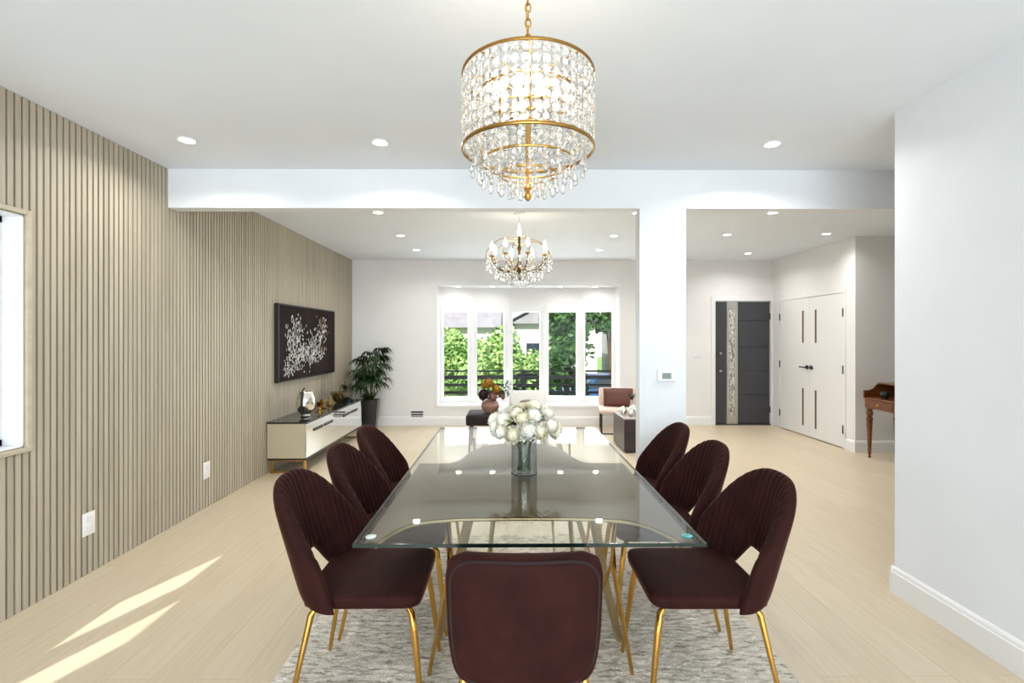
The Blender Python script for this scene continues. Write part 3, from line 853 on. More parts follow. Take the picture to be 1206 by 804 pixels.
for k in range(8):
    a = 2*PI*(k+.5)/8; x, y = .10*math.cos(a), .10*math.sin(a)
    s = obj('candle_socket', tube(B(), [(x*.3, y*.3, 2.20), (x*.8, y*.8, 2.19), (x, y, 2.20), (x, y, 2.235)], [.003, .003, .004, .008], 8), 'brass_dark', CH)
    obj('bulb', lathe(B(), [(0, 0), (.007, 0), (.0135, .014), (.010, .03), (.003, .044), (0, .046)], 12, (x, y, 2.236)), 'bulb', s)
light('chandelier_glow', 'POINT', (.065, 1.65, 2.30), 4, .09, col=(1, .88, .7))

# ------------------------------------------------------------------ candle chandelier in the living room
c2 = (.11, 5.07)
CB = thing('candle_chandelier', 'smaller brass candle-arm chandelier with crystal drops in the living room', 'chandelier', (c2[0], c2[1], 0))
obj('canopy', lathe(B(), [(0, H-.035), (.03, H-.035), (.055, H-.02), (.06, H-.001), (0, H-.001)], 20), 'plastic', CB)
obj('column', lathe(B(), [(0, 2.03), (.012, 2.04), (.02, 2.07), (.008, 2.10), (.03, 2.15), (.035, 2.19), (.012, 2.23), (.010, 2.33), (.022, 2.37), (.010, 2.41), (.014, 2.47), (.004, 2.50), (.002, 2.52), (0, 2.53)], 16), 'brass_dark', CB)
obj('chain', tube(B(), [(0, 0, 2.5), (0, 0, H-.03)], .003, 6), 'champagne', CB)
obj('top_candle', lathe(B(), [(0, 2.50), (.012, 2.50), (.022, 2.535), (.014, 2.58), (.003, 2.625), (0, 2.63)], 12), 'bulb', CB)
rnd = random.Random(8)
for k in range(8):
    a = 2*PI*(k+.35)/8; ca, sa = math.cos(a), math.sin(a); P = lambda r, z: (r*ca, r*sa, z)
    arm = obj('arm', tube(B(), [P(.02, 2.18), P(.09, 2.13), P(.17, 2.135), P(.24, 2.17), P(.285, 2.225), P(.29, 2.26)], [.008, .008, .007, .007, .006, .006], 8), 'brass_dark', CB)
    obj('drip_pan', lathe(B(), [(0, 2.262), (.012, 2.262), (.034, 2.275), (.032, 2.279), (.01, 2.27), (0, 2.27)], 16, P(.29, 0)), 'gold', arm)
    obj('candle_sleeve', tube(B(), [P(.29, 2.27), P(.29, 2.335)], .011, 10), 'cream', arm)
    obj('bulb', lathe(B(), [(0, 2.336), (.011, 2.336), (.023, 2.365), (.016, 2.395), (.004, 2.425), (0, 2.428)], 10, P(.29, 0)), 'bulb', arm)
    obj('crystal', (lambda bm: (drop(bm, P(.30, 2.258), .012, .06), drop(bm, P(.27, 2.20), .012, .055), drop(bm, P(.325, 2.27), .010, .05), bm)[-1])(B()), 'crystal', arm, smooth=0)
    if k % 2 == 0:
        obj('hoop', tube(B(), [P(.02, 2.47), P(.10, 2.475), P(.20, 2.455), P(.29, 2.40), P(.345, 2.32), P(.355, 2.25)], .0042, 6), 'gold', CB)
    else:
        obj('hoop', tube(B(), [P(.02, 2.40), P(.12, 2.43), P(.22, 2.41), P(.31, 2.35), P(.34, 2.28)], .0035, 6), 'gold', CB)
obj('lower_ring', ring(.23, 2.155, .004), 'brass_dark', CB)
for k in range(64):
    a = 2*PI*k/64; rr = (.33, .24, .16, .08)[k % 4]; z0 = (2.25, 2.155, 2.13, 2.10)[k % 4]
    bm = B(); x, y = rr*math.cos(a), rr*math.sin(a)
    octa(bm, (x, y, z0-.014), .017, .016, .008, a+1); octa(bm, (x, y, z0-.044), .018, .017, .009, a+.3); drop(bm, (x, y, z0-.058), .019, .065)
    tube(bm, [(x, y, z0), (x*.9, y*.9, z0+.01), (x*.45, y*.45, z0+.0), (0, 0, 2.12)], .0012, 4)
    obj('crystal_strand', bm, 'crystal', CB, smooth=0)
light('chandelier_glow', 'POINT', (c2[0], c2[1], 2.36), 3, .12, col=(1, .88, .7))

# ------------------------------------------------------------------ artwork
t = thing('canvas_painting', 'large dark canvas with white blossom branch strokes hanging on the slat wall', 'painting', (XL, 6.31, .96))
PW, PH = .86, .86
obj('canvas', box(B(), (.001, -PW, 0), (.045, PW, PH), .004, 1), 'canvas', t)
obj('frame_edge', (lambda bm: [box(bm, q0, q1) for q0, q1 in (((.001, -PW-.012, -.012), (.05, -PW, PH+.012)), ((.001, PW, -.012), (.05, PW+.012, PH+.012)), ((.001, -PW, -.012), (.05, PW, 0)), ((.001, -PW, PH), (.05, PW, PH+.012)))] and bm)(B()), 'black', t)
bmw, bmr = B(), B(); rnd = random.Random(21)
def stroke(bm, y, z, a, L_, w):
    n = 10; vs = []
    for lvl in (.0455, .0475):
        vs.append([bm.verts.new((lvl, y+L_*math.cos(q)*math.cos(a)-w*math.sin(q)*math.sin(a), z+L_*math.cos(q)*math.sin(a)+w*math.sin(q)*math.cos(a))) for q in [2*PI*k/n for k in range(n)]])
    bm.faces.new(vs[1]); bm.faces.new(vs[0][::-1])
    for k in range(n): bm.faces.new((vs[0][k], vs[0][(k+1) % n], vs[1][(k+1) % n], vs[1][k]))
branches = [[(-.70, .06), (-.40, .20), (-.15, .36), (0, .22)], [(-.30, .14), (-.50, .38), (-.45, .60), (-.52, .76)], [(-.20, .25), (-.35, .50), (-.30, .70)],
            [(.0, .22), (.20, .22), (.45, .28)], [(0, .22), (.30, .40), (.35, .55), (.55, .60)], [(-.1, .3), (.1, .45), (.05, .55)], [(-.65, .10), (-.55, .30), (-.60, .55)]]
for br in branches:
    for (y0, z0), (y1, z1) in zip(br, br[1:]):
        L_ = math.hypot(y1-y0, z1-z0); a = math.atan2(z1-z0, y1-y0)
        stroke(bmw, (y0+y1)/2, (z0+z1)/2, a, L_*.5, .0045)
        for k in range(int(L_*130)):
            s = rnd.random(); y = y0+(y1-y0)*s+rnd.gauss(0, .075); z = z0+(z1-z0)*s+rnd.gauss(0, .055)
            if abs(y) < PW-.05 and .04 < z < PH-.04:
                stroke(bmw, y, z, rnd.choice((1.3, 1.7, 1.1, a+.6, a-.7))+rnd.uniform(-.35, .35), rnd.uniform(.010, .026), rnd.uniform(.003, .0075))
for k in range(60):
    y = rnd.gauss(.42, .13); z = rnd.gauss(.62, .13)
    if abs(y) < PW-.06 and .06 < z < PH-.06: stroke(bmr if k % 3 else bmw, y, z, rnd.uniform(0, PI), rnd.uniform(.012, .03), rnd.uniform(.004, .009))
obj('painted_blossoms', bmw, 'paint_white', t, smooth=0, label='white brush strokes'); obj('painted_blossoms', bmr, 'paint_rust', t, smooth=0, label='rust brush strokes')

# ------------------------------------------------------------------ mirrored console
K = thing('mirrored_console', 'long low mirrored media console with gold base against the slat wall', 'console', (XL+.012, 6.23, 0))
KY, KD = .98, .415
obj('body', box(B(), (0, -KY, .165), (KD-.012, KY, .535), .004, 1), 'champagne_panel', K)
obj('top', box(B(), (-.005, -KY-.008, .535), (KD+.008, KY+.008, .553), .003, 1), 'black_glass', K)
obj('bottom_edge', box(B(), (.005, -KY+.004, .145), (KD-.004, KY-.004, .165)), 'black', K)
n = 4; w_ = 2*KY/n
for k in range(n):
    y0 = -KY+w_*k
    dr = obj('door', box(B(), (KD-.011, y0+.003, .168), (KD+.002, y0+w_-.003, .532), .003, 1), 'mirror', K)
    hy_ = y0+w_-.16 if k % 2 == 0 else y0+.16
    obj('handle', box(B(), (KD+.001, hy_-.13, .42), (KD+.012, hy_+.13, .45), .003, 1), 'black', dr)
for sy in (-1, 1):
    bm = B(); yy = sy*(KY-.05)
    for x in (.03, KD-.035): box(bm, (x-.012, yy-.012, 0), (x+.012, yy+.012, .147), .002, 1)
    box(bm, (.03, yy-.012, .125), (KD-.035, yy+.012, .147), .002, 1); box(bm, (.03, yy-.012, 0), (KD-.035, yy+.012, .018), .002, 1)
    obj('leg', bm, 'gold', K)
KZ = .554
t = thing('oval_ornament', 'silver hammered oval vase with black hoop handle at the near end of the console', 'vase', (-2.31, 5.62, KZ), .2)
obj('vessel', lathe(B(), [(0, 0), (.05, 0), (.055, .012), (.045, .025), (.085, .07), (.108, .14), (.10, .21), (.078, .265), (.07, .285), (.062, .28), (0, .25)], 28), 'silver', t)
obj('handle', tube(B(), [(-.02, -.075, .02), (-.02, -.12, .10), (-.02, -.125, .20), (-.02, -.10, .28), (-.02, -.02, .31), (-.02, .05, .315)], .009, 8), 'black', t)
t = thing('candle_holder', 'low brass leaf candle holder on the console beside the silver vase', 'candle holder', (-2.30, 6.02, KZ))
bm = B(); lathe(bm, [(0, 0), (.05, 0), (.05, .008), (.012, .02), (.012, .05), (.035, .07), (.03, .075), (0, .06)], 20); obj('base', bm, 'gold', t)
bm = B()
for k in range(7): leaf(bm, (0, 0, .03), (.085*math.cos(k*.9), .085*math.sin(k*.9), .09+.02*(k % 3)), .035)
obj('brass_leaf', bm, 'brass_dark', t, smooth=180)
for (x, y, h, r, lb) in ((-2.34, 6.24, .37, .036, 'tall clear glass hurricane on the console, nearer of two'), (-2.36, 6.52, .36, .036, 'tall clear glass hurricane on the console, farther of two')):
    t = thing('glass_hurricane', lb, 'candle holder', (x, y, KZ), 0, 'glass hurricanes on the console')
    obj('glass_tube', lathe(B(), [(.03, .012), (r, .02), (r, h), (r-.0025, h), (r-.0025, .022), (0, .018)], 24), 'hurricane_glass', t)
    obj('base', lathe(B(), [(0, 0), (.04, 0), (.042, .01), (.014, .016), (0, .017)], 20), 'gold', t)
    obj('candle', lathe(B(), [(0, .019), (.02, .019), (.02, .12), (0, .122)], 16), 'orange_petal', t, label='amber candle')
t = thing('smoked_bowl', 'wide smoked glass bowl with curved brass handle on the console', 'bowl', (-2.33, 6.83, KZ))
obj('vessel', lathe(B(), [(0, 0), (.05, 0), (.075, .02), (.12, .09), (.135, .15), (.13, .15), (.115, .09), (.07, .026), (0, .012)], 32), 'smoke_glass', t)
obj('handle', tube(B(), [(.06, -.14, .08), (.04, -.17, .15), (.03, -.10, .20), (.02, .03, .215), (.01, .14, .17)], .007, 8), 'brass_dark', t)
t = thing('green_bottle_vase', 'dark green glass vase with short leafy sprigs at the far end of the console', 'vase', (-2.33, 7.08, KZ))
obj('vessel', lathe(B(), [(0, 0), (.05, 0), (.06, .03), (.058, .10), (.03, .14), (.03, .165), (.027, .165), (.027, .14), (.05, .10), (.05, .02), (0, .012)], 24), 'green_glass', t)
bm = B(); rnd = random.Random(6)
for k in range(26):
    a = rnd.uniform(0, 2*PI); p = Vector((.03*math.cos(a), .03*math.sin(a), .14+rnd.uniform(0, .06)))
    leaf(bm, p, p+Vector((.08*math.cos(a), .08*math.sin(a), rnd.uniform(-.02, .09))), .028)
obj('sprig', bm, 'leaf', t, smooth=180)

# ------------------------------------------------------------------ potted palm
t = thing('potted_palm', 'tall lady palm in a tapered black planter in the far left corner', 'plant', (-2.17, 7.72, 0), .12)
bm = B()
def sq(s, z): return [bm.verts.new((sx*s, sy*s, z)) for sx, sy in ((-1,-1),(1,-1),(1,1),(-1,1))]
lv = [sq(.095, 0), sq(.135, .48), sq(.125, .48), sq(.118, .44)]
for A_, B_ in zip(lv, lv[1:]):
    for j in range(4): bm.faces.new((A_[j], A_[(j+1) % 4], B_[(j+1) % 4], B_[j]))
bm.faces.new(lv[0][::-1]); bm.faces.new(lv[-1])
obj('planter', bm, 'planter', t, smooth=0)
obj('soil', box(B(), (-.115, -.115, .44), (.115, .115, .452), .004, 1), 'soil', t)
rnd = random.Random(14)
for k in range(5):
    a = 2*PI*k/5; x, y = .055*math.cos(a), .055*math.sin(a); h = (1.20, 1.02, 1.14, .86, 1.08)[k]
    cane = obj('cane', tube(B(), [(x, y, .45), (x*1.5, y*1.5, (h+.45)/2), (x*1.9, y*1.9, h)], .010, 6), 'cane', t)
    bm = B()
    for lev in range(5):
        hz = h-.12*lev
        if hz < .62: continue
        for q in range(3):
            b = rnd.uniform(0, 2*PI); st = Vector((x*1.6, y*1.6, hz)); hub = st+Vector((.115*math.cos(b), .115*math.sin(b), .075))
            tube(bm, [st, (st+hub)/2+Vector((0,0,.015)), hub], .0025, 4)
            for s in range(6):
                c_ = b+(s-2.5)*.36; L_ = rnd.uniform(.14, .19)
                leaf(bm, hub, hub+Vector((L_*math.cos(c_), L_*math.sin(c_), rnd.uniform(-.06, .03))), .042, droop=.07)
    obj('frond', bm, 'leaf', cane, smooth=180)
bm = B()
for k in range(40):
    a = rnd.uniform(0, 2*PI); leaf(bm, (.05*math.cos(a), .05*math.sin(a), .45), (.16*math.cos(a), .16*math.sin(a), .52+rnd.uniform(0, .12)), .03)
obj('undergrowth', bm, 'leaf', t, smooth=180)

# ------------------------------------------------------------------ living-room furniture
t = thing('upholstered_bench', 'dark brown upholstered bench beyond the glass table in the living room', 'bench', (-.12, 6.45, 0))
obj('seat', box(B(), (-.42, -.25, .335), (.42, .25, .475), .03, 3), 'espresso_fabric', t)
for sx in (-1, 1):
    for sy in (-1, 1): obj('leg', tube(B(), [(sx*.36, sy*.2, .34), (sx*.38, sy*.22, 0)], [.014, .010], 8), 'black', t)
t = thing('round_vase', 'dusty rose ribbed round vase standing on the dark bench', 'vase', (-.24, 6.40, .475))
bm = B(); prof = [(0, 0), (.06, 0), (.105, .05), (.12, .10), (.10, .15), (.06, .175), (.055, .17), (0, .14)]
lathe(bm, prof, 28)
obj('vessel', bm, 'rose', t)
F2 = 'autumn flowers in the rose vase'
for i, (x, y, z, r, m, lb) in enumerate([(-.02, -.03, .36, .085, 'orange_petal', 'amber mum at the top of the arrangement on the bench'), (.06, -.04, .30, .07, 'orange_petal', 'amber mum lower right in the arrangement on the bench'),
        (-.06, -.09, .25, .075, 'plum', 'dark plum bloom at the front of the arrangement on the bench'), (.03, -.09, .22, .06, 'rose', 'dusty pink bloom low in the arrangement on the bench'), (-.10, .0, .27, .05, 'cream', 'pale bloom at the left of the arrangement on the bench'), (.14, 0, .22, .05, 'rose', 'pinkish bloom at the right of the arrangement on the bench')]):
    flower('mum', lb, F2, (-.24+x, 6.40+y, .475+z), r, (-.24+x*.2, 6.40+y*.2, .475+.15), 40+i, m)
bm = B(); rnd = random.Random(77)
for k in range(90):
    a = rnd.uniform(-.7, .9); r_ = rnd.uniform(.10, .30); p = Vector((r_*math.cos(a), r_*math.sin(a)*.5, .19+rnd.uniform(0, .22)*(r_/.3)))
    leaf(bm, p, p+Vector((rnd.uniform(-.03,.06), rnd.uniform(-.04,.04), rnd.uniform(-.01,.06))), .022, seg=3)
for k in range(6): tube(bm, [(0, 0, .15), (.12, .02*k-.05, .25), (.26, .03*k-.08, .25+.03*k)], .002, 4)
single('eucalyptus_sprigs', bm, 'leaf', 'grey green sprigs leaning right out of the rose vase', 'foliage', (-.24, 6.40, .475), smooth=180)['kind'] = 'stuff'

t = thing('lounge_chair', 'white upholstered lounge chair in front of the bay window', 'armchair', (.30, 7.35, 0), R(-90))
bm = B(); box(bm, (-.32, -.30, .16), (.30, .30, .40), .05, 3); obj('seat', bm, 'cream', t)
bm = B(); box(bm, (-.06, -.29, 0), (.07, .29, .33), .05, 3, Matrix.Translation((-.30, 0, .30)) @ Matrix.Rotation(R(-14), 4, 'Y')); obj('backrest', bm, 'cream', t)
for sx in (-1, 1):
    for sy in (-1, 1): obj('leg', tube(B(), [(sx*.25, sy*.24, .18), (sx*.27, sy*.26, 0)], [.015, .010], 8), 'espresso', t)
bm = B(); lathe(bm, [(0, 0), (.10, .01), (.125, .06), (.10, .115), (.05, .135), (0, .14)], 24)
single('round_cushion', bm, 'taupe', 'taupe round cushion resting on the white lounge chair', 'cushion', (.27, 7.25, .399), smooth=180)

t = thing('side_table', 'dark brown box side table with pale top behind the post', 'side table', (1.45, 6.16, 0))
obj('body', box(B(), (0, 0, .02), (.62, .64, .425), .004, 1), 'espresso', t)
obj('top', box(B(), (-.006, -.006, .425), (.626, .646, .442), .003, 1), 'stone_top', t)
obj('plinth', box(B(), (.03, .03, 0), (.59, .61, .02)), 'black', t)
for i, (x, y, r, lb) in enumerate([(1.50, 6.40, .062, 'faceted glass orb at the left on the dark side table'), (1.565, 6.30, .06, 'faceted glass orb at the front on the dark side table'), (1.64, 6.42, .07, 'faceted glass orb at the right on the dark side table')]):
    bm = B(); ball(bm, (0, 0, r*.98), r, 1); single('glass_orb', bm, 'silver', lb, 'ornament', (x, y, .4425), 0, 'glass orbs on the side table', smooth=0)
t = thing('bud_vase', 'slim pale vase with a dark bloom at the back of the side table', 'vase', (1.66, 6.62, .4425))
obj('vessel', lathe(B(), [(0, 0), (.03, 0), (.04, .05), (.02, .13), (.024, .17), (.02, .17), (0, .15)], 20), 'stone_top', t)
bm = B()
for k in range(9): leaf(bm, (0, 0, .17), (.09*math.cos(k*.7), .09*math.sin(k*.7), .22+.02*(k % 3)), .035)
obj('leaves', bm, 'leaf', t, smooth=180)

t = thing('accent_chair', 'blush low chair on black sled legs in the corner by the bay window', 'chair', (1.70, 7.60, 0), R(-98))
obj('seat', box(B(), (-.28, -.30, .31), (.33, .30, .375), .03, 3), 'blush', t)
bm = B(); box(bm, (-.035, -.29, 0), (.035, .29, .30), .03, 3, Matrix.Translation((-.25, 0, .355)) @ Matrix.Rotation(R(-16), 4, 'Y')); obj('backrest', bm, 'blush', t)
for sy in (-1, 1):
    obj('leg', tube(B(), [(-.22, sy*.27, .34), (-.22, sy*.27, .012), (.27, sy*.27, .012), (.27, sy*.27, .34)], .012, 6), 'black', t)
obj('rail', tube(B(), [(.27, -.27, .012), (.27, .27, .012)], .010, 6), 'black', t)
bm = B(); pillow(bm, lambda u, v: Vector((0, (u-.5)*.46, v*.29)), .06, 20, 20, None, 4)
o = single('throw_pillow', bm, 'leather', 'brown square pillow leaning on the blush corner chair', 'pillow', (1.71, 7.655, .380), R(-98), smooth=180)
o.rotation_euler = (0, R(-18), R(-98))

# ------------------------------------------------------------------ writing desk in the passage
t = thing('writing_desk', 'mahogany writing desk with turned legs and scrolled gallery by the passage wall', 'desk', (4.32, 5.97, 0), R(-90))
DW, DDp = .95, .42
obj('case', box(B(), (.01, .012, .602), (DW-.01, DDp, .71), .004, 1), 'mahogany', t)
obj('desktop', box(B(), (.0, 0, .71), (DW, DDp, .728), .005, 1), 'mahogany', t)
for x0, x1 in ((.05, .45), (.49, .90)):
    dw = obj('drawer', box(B(), (x0, .004, .62), (x1, .014, .698), .003, 1), 'mahogany', t)
    obj('knob', lathe(B(), [(0, .030), (.012, .028), (.017, .018), (.008, .008), (.011, 0), (0, 0)], 14, mtx=Matrix.Translation(((x0+x1)/2, .005, .659)) @ Matrix.Rotation(PI/2, 4, 'X')), 'gold', dw)
def gallery(x):
    bm = B(); pts = [(0, .725), (0, .81), (.05, .812), (.085, .818), (.115, .835), (.14, .86), (.16, .882), (.185, .892), (DDp, .892), (DDp, .725)]
    a = [bm.verts.new((x, y, z)) for y, z in pts]; b = [bm.verts.new((x+.018, y, z)) for y, z in pts]
    bm.faces.new(a); bm.faces.new(b[::-1])
    for k in range(len(pts)): bm.faces.new((a[k], b[k], b[(k+1) % len(pts)], a[(k+1) % len(pts)]))
    return bm
obj('side_scroll', gallery(0), 'mahogany', t, smooth=0); obj('side_scroll', gallery(DW-.018), 'mahogany', t, smooth=0)
obj('gallery_back', box(B(), (.018, DDp-.02, .728), (DW-.018, DDp, .885)), 'mahogany', t)
obj('gallery_shelf', box(B(), (-.004, .175, .889), (DW+.004, DDp+.004, .903), .003, 1), 'mahogany', t)
prof = [(0, 0), (.010, 0), (.014, .012), (.010, .028), (.013, .04), (.020, .07), (.016, .085), (.024, .10), (.018, .115), (.020, .15), (.033, .46), (.036, .485), (.022, .495), (.034, .52), (.038, .545), (.030, .57), (.020, .575), (.036, .585), (.036, .603), (0, .603)]
for y, ins in ((.045, .045), (DDp-.045, .045)):
    for x in (ins, DW-ins):
        lg = obj('leg', lathe(B(), prof, 16, (x, y, 0)), 'mahogany', t)
        obj('caster', lathe(B(), [(0, 0), (.012, 0), (.0155, .012), (.012, .026), (0, .026)], 12, (x, y, 0)), 'brass_dark', lg)
bm = B(); lathe(bm, [(0, 0), (.03, 0), (.035, .02), (.05, .05), (.045, .08), (.02, .09), (0, .09)], 18)
single('dark_bowl', bm, 'black_glass', 'small black bowl standing on the mahogany desk', 'bowl', (4.44, 5.78, .7285))

# ------------------------------------------------------------------ outdoors beyond the bay window
GZ = -1.3
struct('ground', box(B(), (-40, 11.2, GZ-.2), (40, 70, GZ)), 'lawn')
struct('porch_deck', box(B(), (-4, 8.76, -.3), (5, 10.7, -.16)), 'concrete')
t = thing('porch_railing', 'black horizontal porch railing seen through the bay window', 'railing', (.3, 10.4, -.16))
for z, h in ((.905, .035), (.775, .085), (.615, .045), (.455, .06), (.27, .045)):
    obj('rail', box(B(), (-3.2, -.03, z-h/2), (3.6, .03, z+h/2), .004, 1), 'black', t)
for x in (-2.9, -1.75, .02, 1.13, 2.9): obj('post', box(B(), (x-.05, -.045, 0), (x+.05, .045, .93), .005, 1), 'black', t)
t = thing('patio_chair', 'black metal patio chair on the porch outside the middle window', 'chair', (.42, 9.75, -.16), R(-80))
bm = B()
for sy in (-1, 1): tube(bm, [(-.20, sy*.21, 0), (-.20, sy*.21, .42), (-.28, sy*.21, .86)], .02, 6); tube(bm, [(.2, sy*.21, 0), (.2, sy*.21, .6)], .02, 6); tube(bm, [(.22, sy*.21, .6), (-.25, sy*.21, .6)], .02, 6)
tube(bm, [(-.28, -.21, .86), (-.28, .21, .86)], .022, 6); tube(bm, [(-.24, -.21, .62), (-.24, .21, .62)], .018, 6)
obj('frame', bm, 'black', t)
obj('seat', box(B(), (-.22, -.22, .40), (.22, .22, .44), .01, 2), 'black', t)

def foliage(rx, ry, rz, n, size, seed, c=(0,0,0)):
    bm = B(); rnd = random.Random(seed)
    blobs = [(Vector((rnd.uniform(-.6, .6)*rx, rnd.uniform(-.6, .6)*ry, rnd.uniform(-.62, .62)*rz)), rnd.uniform(.24, .44)) for _ in range(26)]
    for k in range(n):
        bc, br = rnd.choice(blobs)
        a = rnd.uniform(0, 2*PI); e = math.asin(rnd.uniform(-1, 1)); q = rnd.uniform(.6, 1)
        p = bc+Vector((math.cos(a)*math.cos(e)*rx*br*q, math.sin(a)*math.cos(e)*ry*br*q, math.sin(e)*rz*br*q))+Vector(c)
        d = Vector((rnd.uniform(-1, 1), rnd.uniform(-1, 1), rnd.uniform(-.9, .5))).normalized()*size*rnd.uniform(.7, 1.3)
        u = Vector((rnd.uniform(-1, 1), rnd.uniform(-1, 1), rnd.uniform(0, 1.5)))
        s = d.cross(u)
        if s.length < 1e-6: continue
        s = s.normalized()*size*.35
        v = [bm.verts.new(p), bm.verts.new(p+d*.5+s), bm.verts.new(p+d), bm.verts.new(p+d*.5-s)]
        bm.faces.new(v)
    return bm
def tree(name, label, x, y, rx, ry, rz, zc, n, size, seed, m, group=None, trunk=.07):
    t = thing(name, label, 'tree' if 'tree' in name else 'shrub', (x, y, GZ), 0, group)
    bm = B(); tube(bm, [(0, 0, 0), (.03, .02, (zc-GZ)*.5), (0, 0, zc-GZ)], [trunk, trunk*.8, trunk*.5], 8)
    rnd = random.Random(seed)
    for k in range(6):
        a = rnd.uniform(0, 2*PI); tube(bm, [(0, 0, (zc-GZ)*.55), (rx*.3*math.cos(a), ry*.3*math.sin(a), zc-GZ), (rx*.6*math.cos(a), ry*.6*math.sin(a), zc-GZ+rz*.4)], [trunk*.5, trunk*.3, trunk*.15], 6)
    obj('trunk', bm, 'bark', t)
    obj('foliage', foliage(rx, ry, rz, n, size, seed, (0, 0, zc-GZ)), m, t, smooth=0)
GS = 'bright shrubs beyond the porch'
tree('maple_shrub', 'bright green shrub seen through the leftmost bay window', -1.72, 12.6, 1.0, .7, 1.35, .55, 6400, .12, 1, 'hedge', GS)
tree('maple_shrub', 'bright green shrub seen through the second bay window from the left', -.52, 12.9, .92, .7, 1.35, .55, 6200, .12, 2, 'hedge', GS)
tree('maple_shrub', 'paler green shrub seen through the middle bay window', .42, 13.2, .75, .7, 1.0, .30, 4200, .12, 3, 'hedge', GS)
tree('shade_tree', 'dark green tree filling the second bay window from the right', 1.45, 12.4, .70, .8, 1.75, 1.15, 3600, .15, 4, 'tree_leaf', 'dark trees beyond the porch', .09)
tree('shade_tree', 'dark green branches overhanging the rightmost bay window', 2.62, 12.6, .75, .8, .55, 2.05, 900, .15, 5, 'tree_leaf', 'dark trees beyond the porch', .08)
def house(label, x, y, w, d, zw, zr, gable=False):
    t = thing('house', label, 'house', (x, y, GZ))
    obj('wall', box(B(), (-w/2, 0, 0), (w/2, d, zw-GZ)), 'siding', t)
    bm = B(); o_ = .5
    if not gable: pts = [(-o_, zw-GZ-.1), (d/2, zr-GZ), (d+o_, zw-GZ-.1)]; A_ = [bm.verts.new((-w/2-o_, p, z)) for p, z in pts]; B_ = [bm.verts.new((w/2+o_, p, z)) for p, z in pts]
    else: pts = [(-w/2-o_, zw-GZ-.1), (0, zr-GZ), (w/2+o_, zw-GZ-.1)]; A_ = [bm.verts.new((p, -o_, z)) for p, z in pts]; B_ = [bm.verts.new((p, d+o_, z)) for p, z in pts]
    bm.faces.new(A_); bm.faces.new(B_[::-1])
    for i in range(3): bm.faces.new((A_[i], A_[(i+1) % 3], B_[(i+1) % 3], B_[i]))
    obj('roof', bm, 'roof', t, smooth=0)
    if gable:
        obj('bargeboard', tube(B(), [(-w/2-o_, -o_-.03, zw-GZ-.1), (0, -o_-.03, zr-GZ), (w/2+o_, -o_-.03, zw-GZ-.1)], .09, 4), 'black', t)
    for sx in (-.28, .28):
        f = obj('window', box(B(), (sx*w-.5, -.06, 1.2), (sx*w+.5, -.001, 2.5)), 'trim', t); obj('pane', box(B(), (sx*w-.42, -.07, 1.28), (sx*w+.42, -.06, 2.42)), 'car_glass', f)
    return t
house('pale house with low grey roof behind the shrubs at left', -5.4, 27, 9.0, 7, 2.1, 4.2)
house('pale gabled house with dark roof edges behind the middle window', 2.9, 30, 5.0, 7, 2.4, 3.9, True)
house('pale house behind the blue car in the rightmost window', 9.6, 30, 5.2, 7, 3.5, 5.5)
t = thing('parked_car', 'blue car parked outside beyond the rightmost bay window', 'car', (3.75, 18.2, GZ), R(4))
bm = B(); prof = [(-2.1, .35), (-2.15, .62), (-1.95, .82), (-1.2, .92), (-.75, 1.36), (.55, 1.40), (1.25, .98), (2.0, .88), (2.15, .6), (2.1, .35)]
a = [bm.verts.new((x, -.85, z)) for x, z in prof]; b = [bm.verts.new((x, .85, z)) for x, z in prof]
bm.faces.new(a); bm.faces.new(b[::-1])
for i in range(len(prof)): bm.faces.new((a[i], b[i], b[(i+1) % len(prof)], a[(i+1) % len(prof)]))
bmesh.ops.bevel(bm, geom=bm.edges[:], offset=.07, segments=3, affect='EDGES')
obj('body', bm, 'car_paint', t, smooth=50)
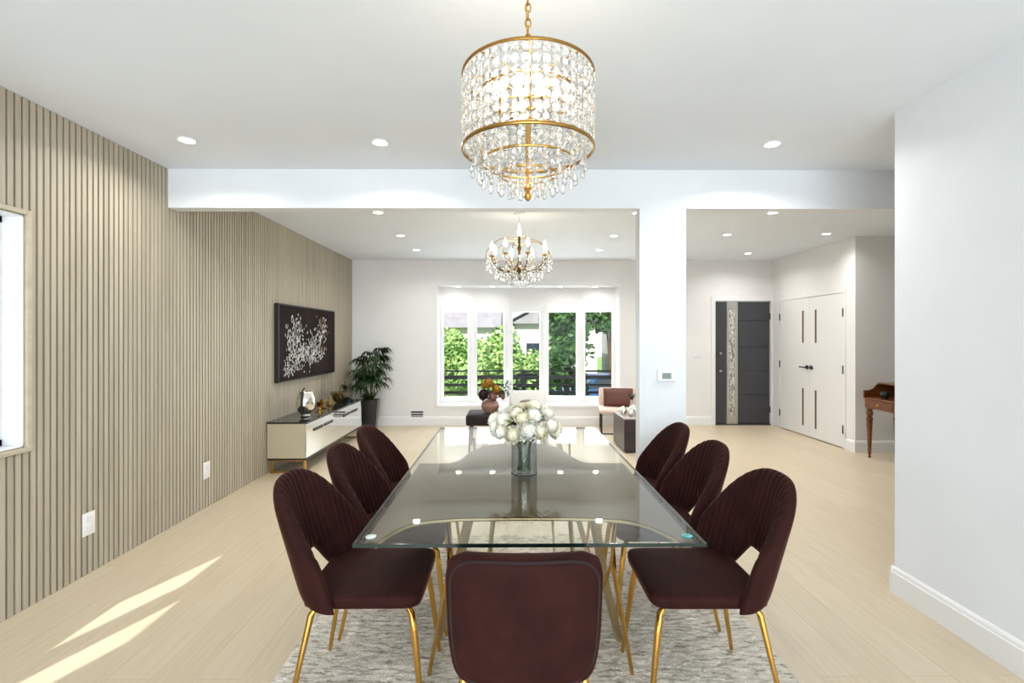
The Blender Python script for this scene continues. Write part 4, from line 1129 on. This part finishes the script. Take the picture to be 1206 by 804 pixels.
bm = B(); q = [(-1.05, .95), (-.70, 1.30), (.50, 1.33), (1.05, .98)]
for s in (-.862, .862):
    vs = [bm.verts.new((x, s, z)) for x, z in q]; v2 = [bm.verts.new((x, s*.99, z)) for x, z in q]; bm.faces.new(vs); bm.faces.new(v2[::-1])
    for i in range(4): bm.faces.new((vs[i], vs[(i+1) % 4], v2[(i+1) % 4], v2[i]))
obj('side_window', bm, 'car_glass', t, smooth=0)
for x in (-1.3, 1.3):
    for y in (-.82, .82):
        obj('wheel', lathe(B(), [(0, -.1), (.28, -.1), (.33, -.07), (.33, .07), (.28, .1), (0, .1)], 24, mtx=Matrix.Translation((x, y, .33)) @ Matrix.Rotation(PI/2, 4, 'X')), 'tyre', t)

# ------------------------------------------------------------------ light
W = bpy.data.worlds.new('World'); bpy.context.scene.world = W; W.use_nodes = True
bg = W.node_tree.nodes['Background']; bg.inputs[0].default_value = (.86, .93, 1, 1); bg.inputs[1].default_value = 1.1
sun = light('sun', 'SUN', (-8, -20, 14), 5.5, col=(1, .97, .92)); sun.data.angle = R(.6)
sd = Vector((.55, 1.47, -1)); sun.rotation_euler = sd.to_track_quat('-Z', 'Y').to_euler()
# daylight through the wide rear opening (behind the viewer) and the bay window
light('rear_daylight', 'AREA', (-.15, YB-.05, 1.25), 150, 3.8, (PI/2+.22, 0, 0), (.80, .90, 1), 2.2)
light('bay_daylight', 'AREA', (.33, 8.72, 1.2), 40, 2.9, (-PI/2, 0, 0), (.93, .98, 1), 1.5)

# ------------------------------------------------------------------ camera
cam = bpy.data.cameras.new('Camera'); co = bpy.data.objects.new('Camera', cam); C.objects.link(co)
co.location = (0, 0, 1.45); co.rotation_euler = (PI/2, 0, -R(.4))
cam.sensor_width = 36; cam.lens = 580/1206*36; cam.shift_y = -4.5/1206; cam.clip_start = .05; cam.clip_end = 300
S = bpy.context.scene; S.camera = co
S.view_settings.view_transform = 'Standard'; S.view_settings.look = 'None'; S.view_settings.gamma = 1
S.view_settings.use_curve_mapping = False; S.view_settings.exposure = .60
